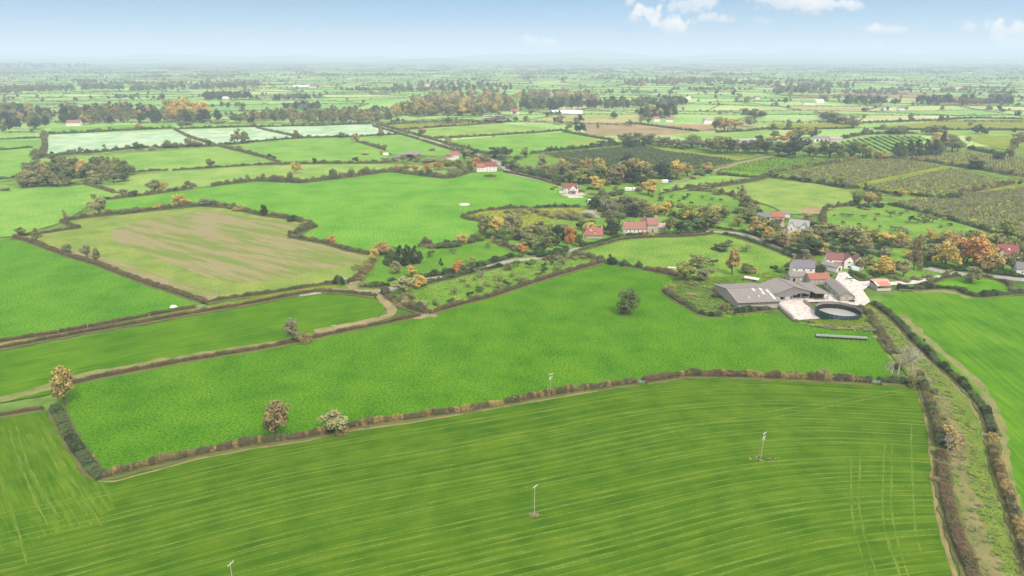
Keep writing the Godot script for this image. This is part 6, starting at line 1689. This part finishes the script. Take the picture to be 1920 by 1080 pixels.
func woods_far() -> void:
	var autumn := ["olive", "bronze", "pale", "gold", "brown", "green"]
	var dull := ["green", "green", "olive", "dark", "pale"]
	wood("thick autumn wood at the left edge behind the pale fields", "-80,252 -80,214 20,206 70,212 100,222 95,238 60,248 0,252", 150, ["olive", "green", "dark", "pale", "bronze"], Vector2(11, 19), 71)
	wood("belt of olive and dark trees behind the left green strip", "110,232 120,214 220,212 310,216 385,224 420,228 380,231 250,232 160,235", 170, ["olive", "green", "dark", "bronze", "olive"], Vector2(13, 20), 72)
	wood("tall golden trees standing out of the left belt", "315,222 350,220 385,222 380,228 320,229", 26, ["gold", "gold", "bronze"], Vector2(22, 30), 73)
	wood("thin wooded belt behind the middle pale field", "430,231 480,220 560,219 640,220 700,224 735,228 690,231 600,232 500,230", 170, ["olive", "green", "olive", "bronze", "pale"], Vector2(10, 17), 74)
	wood("broad golden brown wood in the middle distance", "735,222 745,210 800,205 880,201 960,199 968,208 900,217 820,219 760,220", 230, ["olive", "green", "bronze", "gold", "olive", "bronze", "green"], Vector2(14, 21), 75)
	wood("dark wood right of the golden brown wood", "960,206 1000,198 1080,196 1120,199 1200,197 1290,196 1290,200 1180,204 1080,205 1000,209", 170, dull, Vector2(12, 20), 76)
	wood("round dark clump of trees above the brown field", "1195,222 1215,212 1255,214 1268,220 1240,225 1210,226", 40, ["dark", "green", "bronze"], Vector2(14, 20), 77)
	wood("square dark plantation in the far green fields on the left", "530,206 540,202 600,201 602,205", 60, ["dark", "grey"], Vector2(9, 13), 78)
	wood("long dark plantation above the square one", "512,190 520,185 600,183 600,187", 60, ["dark", "grey"], Vector2(9, 13), 79)
	wood("grey belt of wood under the tan field far left", "150,170 170,166 240,168 330,166 420,162 480,160 480,165 400,169 250,172", 150, ["olive", "olive", "green"], Vector2(12, 20), 80)
	wood("grey belt of wood at the left edge far off", "-60,176 0,170 80,168 150,170 100,173 0,178", 90, ["olive", "olive", "green"], Vector2(12, 20), 81)
	wood("dark clump of trees beside a white farm far left", "375,188 390,182 470,181 470,187 400,189", 70, ["dark", "green"], Vector2(12, 18), 82)
	wood("scattered autumn trees running to the white far farm", "960,186 1000,178 1060,182 1120,184 1120,190 1000,194", 90, autumn, Vector2(11, 18), 83)
	wood("low autumn scrub belt across the right far fields", "1160,160 1250,152 1330,153 1440,158 1600,164 1600,168 1440,164 1300,160 1200,164", 170, ["bronze", "olive", "brown", "pale"], Vector2(14, 22), 84)
	wood("trees round the far farm left of the brown fields", "1440,178 1450,170 1520,166 1556,168 1556,174 1480,180", 70, dull, Vector2(12, 20), 85)
	wood("dark trees beside the brown fields on the right", "1710,198 1720,192 1780,190 1780,197", 26, ["dark", "green"], Vector2(14, 19), 86)
	wood("second clump of dark trees beside the brown fields", "1798,199 1800,193 1830,192 1830,198", 18, ["dark", "olive"], Vector2(14, 19), 87)
	wood("third clump of dark trees by the brown fields at the right", "1850,198 1852,192 1895,189 1895,197", 26, ["dark", "olive"], Vector2(14, 20), 88)
	wood("hedge trees in a row far right of the white house", "1570,197 1575,193 1625,193 1690,195 1690,198 1600,198", 30, ["dark", "green"], Vector2(10, 15), 89)
	wood("autumn trees dotted before the far white farm on the left", "720,170 740,160 830,156 900,160 960,164 960,172 860,176 780,172", 100, dull, Vector2(12, 20), 90)
	wood("trees about the golden wood's far edge", "770,192 800,184 900,180 960,186 960,196 860,200 790,202", 110, autumn, Vector2(12, 20), 91)
	wood("wooded hillside at the far left horizon", "-100,128 0,119 60,121 170,124 170,128 40,130", 150, ["dark", "grey"], Vector2(26, 40), 92)

# ------------------------------------------------------------------ small things
func pole(label: String, px: float, py: float, high: float, turn: float, arms := 1, pale := true) -> void:
	var t := thing("telegraph_pole", label, "pole", at(px, py), turn)
	var v := PackedVector3Array()
	tube(v, Vector3(0, -0.3, 0), Vector3(0, high, 0), 0.095, 0.07, 8)
	part(t, "shaft", mesh_of(v), plain("pole_wood", lin(0.30, 0.285, 0.25), 0.9) if pale else plain("dark_pole_wood", lin(0.2, 0.17, 0.14), 0.9))
	for i in arms:
		var y := high - 0.15 - i * 1.1
		var arm := box(t, "cross_arm", Vector3(1.5 - i * 0.5, 0.11, 0.11), Vector3(0, y, 0.15), plain("arm_wood", lin(0.42, 0.41, 0.385), 0.8))
		for s in [-0.85, 0.0, 0.85]:
			var c := CylinderMesh.new()
			c.top_radius = 0.06
			c.bottom_radius = 0.09
			c.height = 0.26
			c.radial_segments = 8
			part(arm, "insulator", c, plain("insulator", lin(0.35, 0.34, 0.32), 0.3), Vector3(s * (0.82 - i * 0.25), 0.2, 0))
	if arms == 2:
		box(t, "transformer", Vector3(0.5, 0.7, 0.45), Vector3(-0.35, high - 1.6, 0.2), plain("transformer_grey", lin(0.36, 0.36, 0.35), 0.6))

func weeds_at(label: String, px: float, py: float, w: float) -> void:
	var c := at(px, py)
	var poly := PackedVector2Array()
	for k in 10:
		poly.append(Vector2(c.x + cos(TAU * k / 10.0) * w, c.z + sin(TAU * k / 10.0) * w * 0.45))
	tussocks("weeds", label, poly, 26, [[0.24, 0.19, 0.12], [0.19, 0.2, 0.08], [0.3, 0.25, 0.15]], 0.26, int(px))

func car(label: String, px: float, py: float, turn: float, paint: Material) -> void:
	var t := thing("parked_car", label, "car", at(px, py), turn)
	var body := extrude(PackedVector2Array([Vector2(-2.05, 0.3), Vector2(2.0, 0.3), Vector2(2.1, 0.62), Vector2(1.95, 0.86), Vector2(0.95, 0.95), Vector2(-1.95, 0.98), Vector2(-2.1, 0.7)]), -0.86, 0.86)
	part(t, "body", body, paint)
	var cabin := extrude(PackedVector2Array([Vector2(-1.85, 0.96), Vector2(0.95, 0.95), Vector2(0.3, 1.43), Vector2(-1.3, 1.45)]), -0.74, 0.74)
	part(t, "window_band", cabin, plain("window_glass", lin(0.02, 0.024, 0.03), 0.1, 0.5))
	part(t, "roof", extrude(PackedVector2Array([Vector2(-1.34, 1.44), Vector2(0.34, 1.42), Vector2(0.2, 1.5), Vector2(-1.2, 1.52)]), -0.76, 0.76), paint)
	for x in [-0.86, 0.86]:
		for z in [-1.3, 1.3]:
			var c := CylinderMesh.new()
			c.top_radius = 0.32
			c.bottom_radius = 0.32
			c.height = 0.2
			c.radial_segments = 14
			var wl := part(t, "wheel", c, plain("tyre", lin(0.02, 0.02, 0.02), 0.9), Vector3(x, 0.32, z))
			wl.rotation.z = PI / 2
			var hub := CylinderMesh.new()
			hub.top_radius = 0.17
			hub.bottom_radius = 0.17
			hub.height = 0.24
			hub.radial_segments = 10
			part(wl, "hub", hub, plain("hub_metal", lin(0.4, 0.4, 0.4), 0.4))

func caravan(label: String, px: float, py: float, turn: float) -> void:
	var t := thing("caravan", label, "caravan", at(px, py), turn)
	var white := plain("caravan_white", lin(0.72, 0.72, 0.7), 0.5)
	part(t, "body", extrude(PackedVector2Array([Vector2(-1.1, 0.5), Vector2(1.1, 0.5), Vector2(1.1, 2.3), Vector2(0.9, 2.55), Vector2(-0.9, 2.55), Vector2(-1.1, 2.3)]), -2.6, 2.6), white)
	for x in [-1.6, 0.2]:
		box(t, "window", Vector3(1.1, 0.6, 0.05), Vector3(x, 1.7, 1.12), plain("window_glass", lin(0.02, 0.024, 0.03), 0.1, 0.5))
	box(t, "door", Vector3(0.65, 1.7, 0.05), Vector3(1.8, 1.4, 1.12), plain("window_frame", lin(0.7, 0.69, 0.66), 0.6))
	for s in [-1.0, 1.0]:
		var c := CylinderMesh.new()
		c.top_radius = 0.3
		c.bottom_radius = 0.3
		c.height = 0.18
		c.radial_segments = 12
		part(t, "wheel", c, plain("tyre", lin(0.02, 0.02, 0.02), 0.9), Vector3(0, 0.3, s)).rotation.x = PI / 2
	box(t, "tow_bar", Vector3(1.3, 0.12, 0.12), Vector3(3.2, 0.5, 0), plain("dark_steel", lin(0.03, 0.03, 0.035), 0.6))

func heap(called: String, label: String, px: float, py: float, w: float, d: float, h: float, mat: Material, sd: int) -> void:
	var g := FastNoiseLite.new()
	g.seed = sd
	g.frequency = 0.4
	var t := MeshInstance3D.new()
	t.name = numbered(called)
	var v := PackedVector3Array()
	var n := 14
	for i in n:
		for k in 5:
			var q := []
			for e in [[i, k], [i, k + 1], [i + 1, k + 1], [i + 1, k]]:
				var a: float = TAU * (e[0] % n) / n
				var f: float = e[1] / 5.0
				var r: float = 1.0 + g.get_noise_2d(cos(a) * 4.0, sin(a) * 4.0) * 0.4
				q.append(Vector3(cos(a) * f * w * r / 2, h * (1.0 - f * f) * (1.0 + g.get_noise_2d(cos(a) * f * 6.0, sin(a) * f * 6.0) * 0.6) - 0.05, sin(a) * f * d * r / 2))
			quad(v, q[0], q[1], q[2], q[3])
	t.mesh = mesh_of(v)
	t.material_override = mat
	add_child(t)
	t.position = at(px, py)
	t.position.y = 0.35
	tag(t, label, called.replace("_", " "))

func small_things() -> void:
	pole("pale telegraph pole with angled cross-arm standing in the sown field", 1002, 967, 8.0, 0.9, 1)
	pole("telegraph pole with grey transformer and weeds at its foot in the sown field", 1427, 858, 7.4, 0.7, 2)
	pole("telegraph pole with transformer rising from the long hedge", 1032, 741, 7.4, 0.5, 2)
	pole("pale pole whose foot is out of sight at the front of the sown field", 440, 1113, 7.3, 1.2, 1)
	pole("telegraph pole with pale cross-arm by the stubble field hedge", 408, 562, 7.2, 0.3, 1)
	pole("dark pole beside the lane at the field gateway", 650, 550, 7.0, 0.4, 1, false)
	pole("tall pale pole before the long cottage", 1170, 447, 9.5, 0.2, 1)
	pole("dark pole among the shrubs right of the white house", 1649, 492, 7.0, 0.5, 1, false)
	pole("dark pole in the hedge of the narrow field", 627, 629, 4.2, 0.3, 1, false)
	pole("thin pole behind the white house at the lane", 1089, 356, 8.0, 0.3, 1)
	weeds_at("ring of dry weeds round the angled pole", 1003, 967, 1.6)
	weeds_at("dry weeds round the pole with the transformer", 1433, 861, 4.0)
	for p in [[110, 629, "nearest the open end"], [165, 619, "in the middle"], [281, 600, "beside the white heap"]]:
		var st := thing("marker_post", "pale marker post on the track hedge", "post", at(p[0], p[1]), 0.2, "marker posts on the track hedge")
		var v := PackedVector3Array()
		tube(v, Vector3(0, -0.2, 0), Vector3(0.08, 2.3, 0), 0.1, 0.07, 6)
		part(st, "shaft", mesh_of(v), plain("pole_wood", lin(0.30, 0.285, 0.25), 0.9))
		box(st, "cap", Vector3(0.3, 0.12, 0.3), Vector3(0.08, 2.35, 0), plain("arm_wood", lin(0.42, 0.41, 0.385), 0.8))
	var dp := thing("dark_post", "short dark post at the edge of the right hand field", "post", at(1733, 640), 0.3)
	var dv := PackedVector3Array()
	tube(dv, Vector3(0, -0.1, 0), Vector3(0, 1.25, 0), 0.26, 0.24, 8)
	part(dp, "shaft", mesh_of(dv), plain("post_black", lin(0.012, 0.016, 0.012), 0.8))
	box(dp, "cap", Vector3(0.34, 0.08, 0.34), Vector3(0, 1.3, 0), plain("arm_wood", lin(0.42, 0.41, 0.385), 0.8))
	var white := worn("white_sheet", lin(0.68, 0.68, 0.66), 3.0)
	heap("sheeted_heap", "white sheeted heap in the meadow beside the track hedge", 325, 577, 3.0, 2.2, 0.9, white, 1)
	heap("white_sheet", "white sheet lying out in the wide pasture", 871, 384, 7.5, 8.0, 0.25, white, 2)
	heap("brush_heap", "brown brush heap in the wide pasture below the twin cottages", 919, 331, 12.0, 8.0, 1.6, turf("brush", lin(0.12, 0.09, 0.05), "rough", 4.0), 3)
	heap("earth_heap", "reddish earth heap on the grass behind the big barn", 1437, 519, 4.2, 3.0, 0.5, turf("red_earth", lin(0.30, 0.14, 0.08), "soil", 4.0), 4)
	heap("earth_heap", "tan rubble heap among the barns' grass", 1296, 552, 6.0, 3.0, 0.6, turf("rubble", lin(0.24, 0.19, 0.12), "soil", 3.0), 5)
	car("pale cream car parked on the verge at the farm junction", 1594, 526, 0.5, plain("cream_paint", lin(0.62, 0.6, 0.45), 0.3, 0.5))
	car("white car parked beside the red car in the gardens", 1143, 366, 1.3, plain("white_paint", lin(0.75, 0.75, 0.75), 0.3, 0.5))
	car("red car parked in the gardens by the white house", 1152, 366, 1.2, plain("red_paint", lin(0.4, 0.03, 0.02), 0.3, 0.5))
	car("blue car parked in the field corner by the hedge", 1257, 342, 1.4, plain("blue_paint", lin(0.05, 0.12, 0.5), 0.3, 0.5))
	car("white car parked before the white workshop", 1433, 416, 1.4, plain("white_paint", lin(0.75, 0.75, 0.75), 0.3, 0.5))
	caravan("white caravan among the trees behind the parked cars", 1192, 358, 0.2)
	caravan("white caravan standing alone behind the rust-gold tree", 1178, 358, -0.15)
	caravan("white caravan beside the small pale grey shed", 1246, 343, 0.3)
	var t := thing("oil_tank", "white tank on the grass left of the barn with black mouth", "tank", at(724, 293), 0.2)
	var cy := CylinderMesh.new()
	cy.top_radius = 1.6
	cy.bottom_radius = 1.6
	cy.height = 5.0
	cy.radial_segments = 20
	part(t, "shell", cy, plain("tank_white", lin(0.7, 0.7, 0.68), 0.4), Vector3(0, 1.9, 0)).rotation.z = PI / 2
	for s in [-1.6, 1.6]:
		box(t, "cradle", Vector3(0.4, 0.8, 2.6), Vector3(s, 0.35, 0), worn("yard_concrete", lin(0.48, 0.43, 0.40), 30.0))
	t = thing("polytunnel", "pale grey tunnel roof among dark shrubs by the gardens", "polytunnel", at(1118, 381), deg_to_rad(-25))
	var prof := PackedVector2Array()
	for k in 11:
		prof.append(Vector2(cos(PI * k / 10.0) * 3.0, sin(PI * k / 10.0) * 2.6))
	part(t, "cover", extrude(prof, -6.0, 6.0), plain("tunnel_film", lin(0.42, 0.44, 0.45), 0.35))
	t = thing("field_trough", "long white trough beside the bramble hedge in the paddock", "trough", at(1262, 505), deg_to_rad(-8))
	box(t, "basin", Vector3(5.6, 0.9, 1.6), Vector3(0, 0.6, 0), worn("pale_sheet", lin(0.55, 0.47, 0.43), 7.0))
	for s in [-2.2, 2.2]:
		box(t, "foot", Vector3(0.4, 0.3, 1.4), Vector3(s, 0.1, 0), worn("yard_concrete", lin(0.48, 0.43, 0.40), 30.0))
	t = thing("low_shed", "low pale sheeted shed beside the gold-topped tree", "shed", at(1408, 528), deg_to_rad(-35))
	hollow(t, Vector3(0, 0, -1.5), 0, 6.5, 3.0, 1.2, 0.5, worn("old_sheeting", lin(0.20, 0.18, 0.175), 9.0), worn("pale_sheet", lin(0.55, 0.47, 0.43), 7.0), 0.2, [[0.8, 1.6, 1.0]])
	# gates
	for gdef in [["grey metal gate in the gap of the long hedge", 1200, 719, -0.25], ["grey metal gate at the green lane corner", 1640, 719, -0.1], ["grey metal gate at the end of the track hedge", 376, 577, 0.5], ["grey metal gate at the pasture corner by the dirt track", 797, 594, 0.4]]:
		var gt := thing("field_gate", gdef[0], "gate", at(gdef[1], gdef[2]), gdef[3])
		for i in 5:
			box(gt, "bar", Vector3(3.0, 0.07, 0.06), Vector3(0, 0.3 + i * 0.22, 0), plain("gate_steel", lin(0.27, 0.27, 0.265), 0.5))
		for s in [-1.55, 0.0, 1.55]:
			box(gt, "post", Vector3(0.12, 1.4, 0.12), Vector3(s, 0.6, 0), plain("gate_steel", lin(0.27, 0.27, 0.265), 0.5))
	# cattle in the little field by the barn with the black mouth
	for i in 4:
		cow(716 + i * 3.0 + (1.5 if i == 3 else 0.0), 299 + (i % 2) * 0.6, rng.randf() * TAU)

func cow(px: float, py: float, turn: float) -> void:
	var t := thing("cow", "black cow grazing by the barn with the black mouth", "cow", at(px, py), turn, "black cattle by the far barn")
	var v := PackedVector3Array()
	var rings := [[-1.0, 1.0, 0.22, 0.26], [-0.85, 1.02, 0.34, 0.38], [-0.3, 0.98, 0.38, 0.44], [0.35, 1.0, 0.36, 0.42], [0.75, 1.08, 0.27, 0.36], [1.0, 1.05, 0.17, 0.22], [1.25, 0.72, 0.14, 0.16], [1.42, 0.42, 0.11, 0.11], [1.5, 0.3, 0.08, 0.07]]
	for i in rings.size() - 1:
		for k in 10:
			var q := []
			for e in [[i, k], [i + 1, k], [i + 1, k + 1], [i, k + 1]]:
				var r: Array = rings[e[0]]
				var a: float = TAU * e[1] / 10.0
				q.append(Vector3(r[0], r[1] + sin(a) * r[3], cos(a) * r[2]))
			quad(v, q[0], q[1], q[2], q[3])
	for s in [[-0.8, 0.22], [-0.8, -0.22], [0.65, 0.2], [0.65, -0.2]]:
		tube(v, Vector3(s[0], 0.85, s[1]), Vector3(s[0] - 0.06, 0.42, s[1]), 0.14, 0.08, 6)
		tube(v, Vector3(s[0] - 0.06, 0.42, s[1]), Vector3(s[0], 0, s[1]), 0.08, 0.07, 6)
	tube(v, Vector3(-1.0, 1.15, 0), Vector3(-1.15, 0.5, 0), 0.05, 0.03, 5)
	for s in [-1, 1]:
		tube(v, Vector3(1.28, 0.78, s * 0.1), Vector3(1.22, 0.85, s * 0.3), 0.06, 0.02, 5)
	part(t, "body", mesh_of(v), plain("cow_hide", lin(0.015, 0.014, 0.013), 0.8))
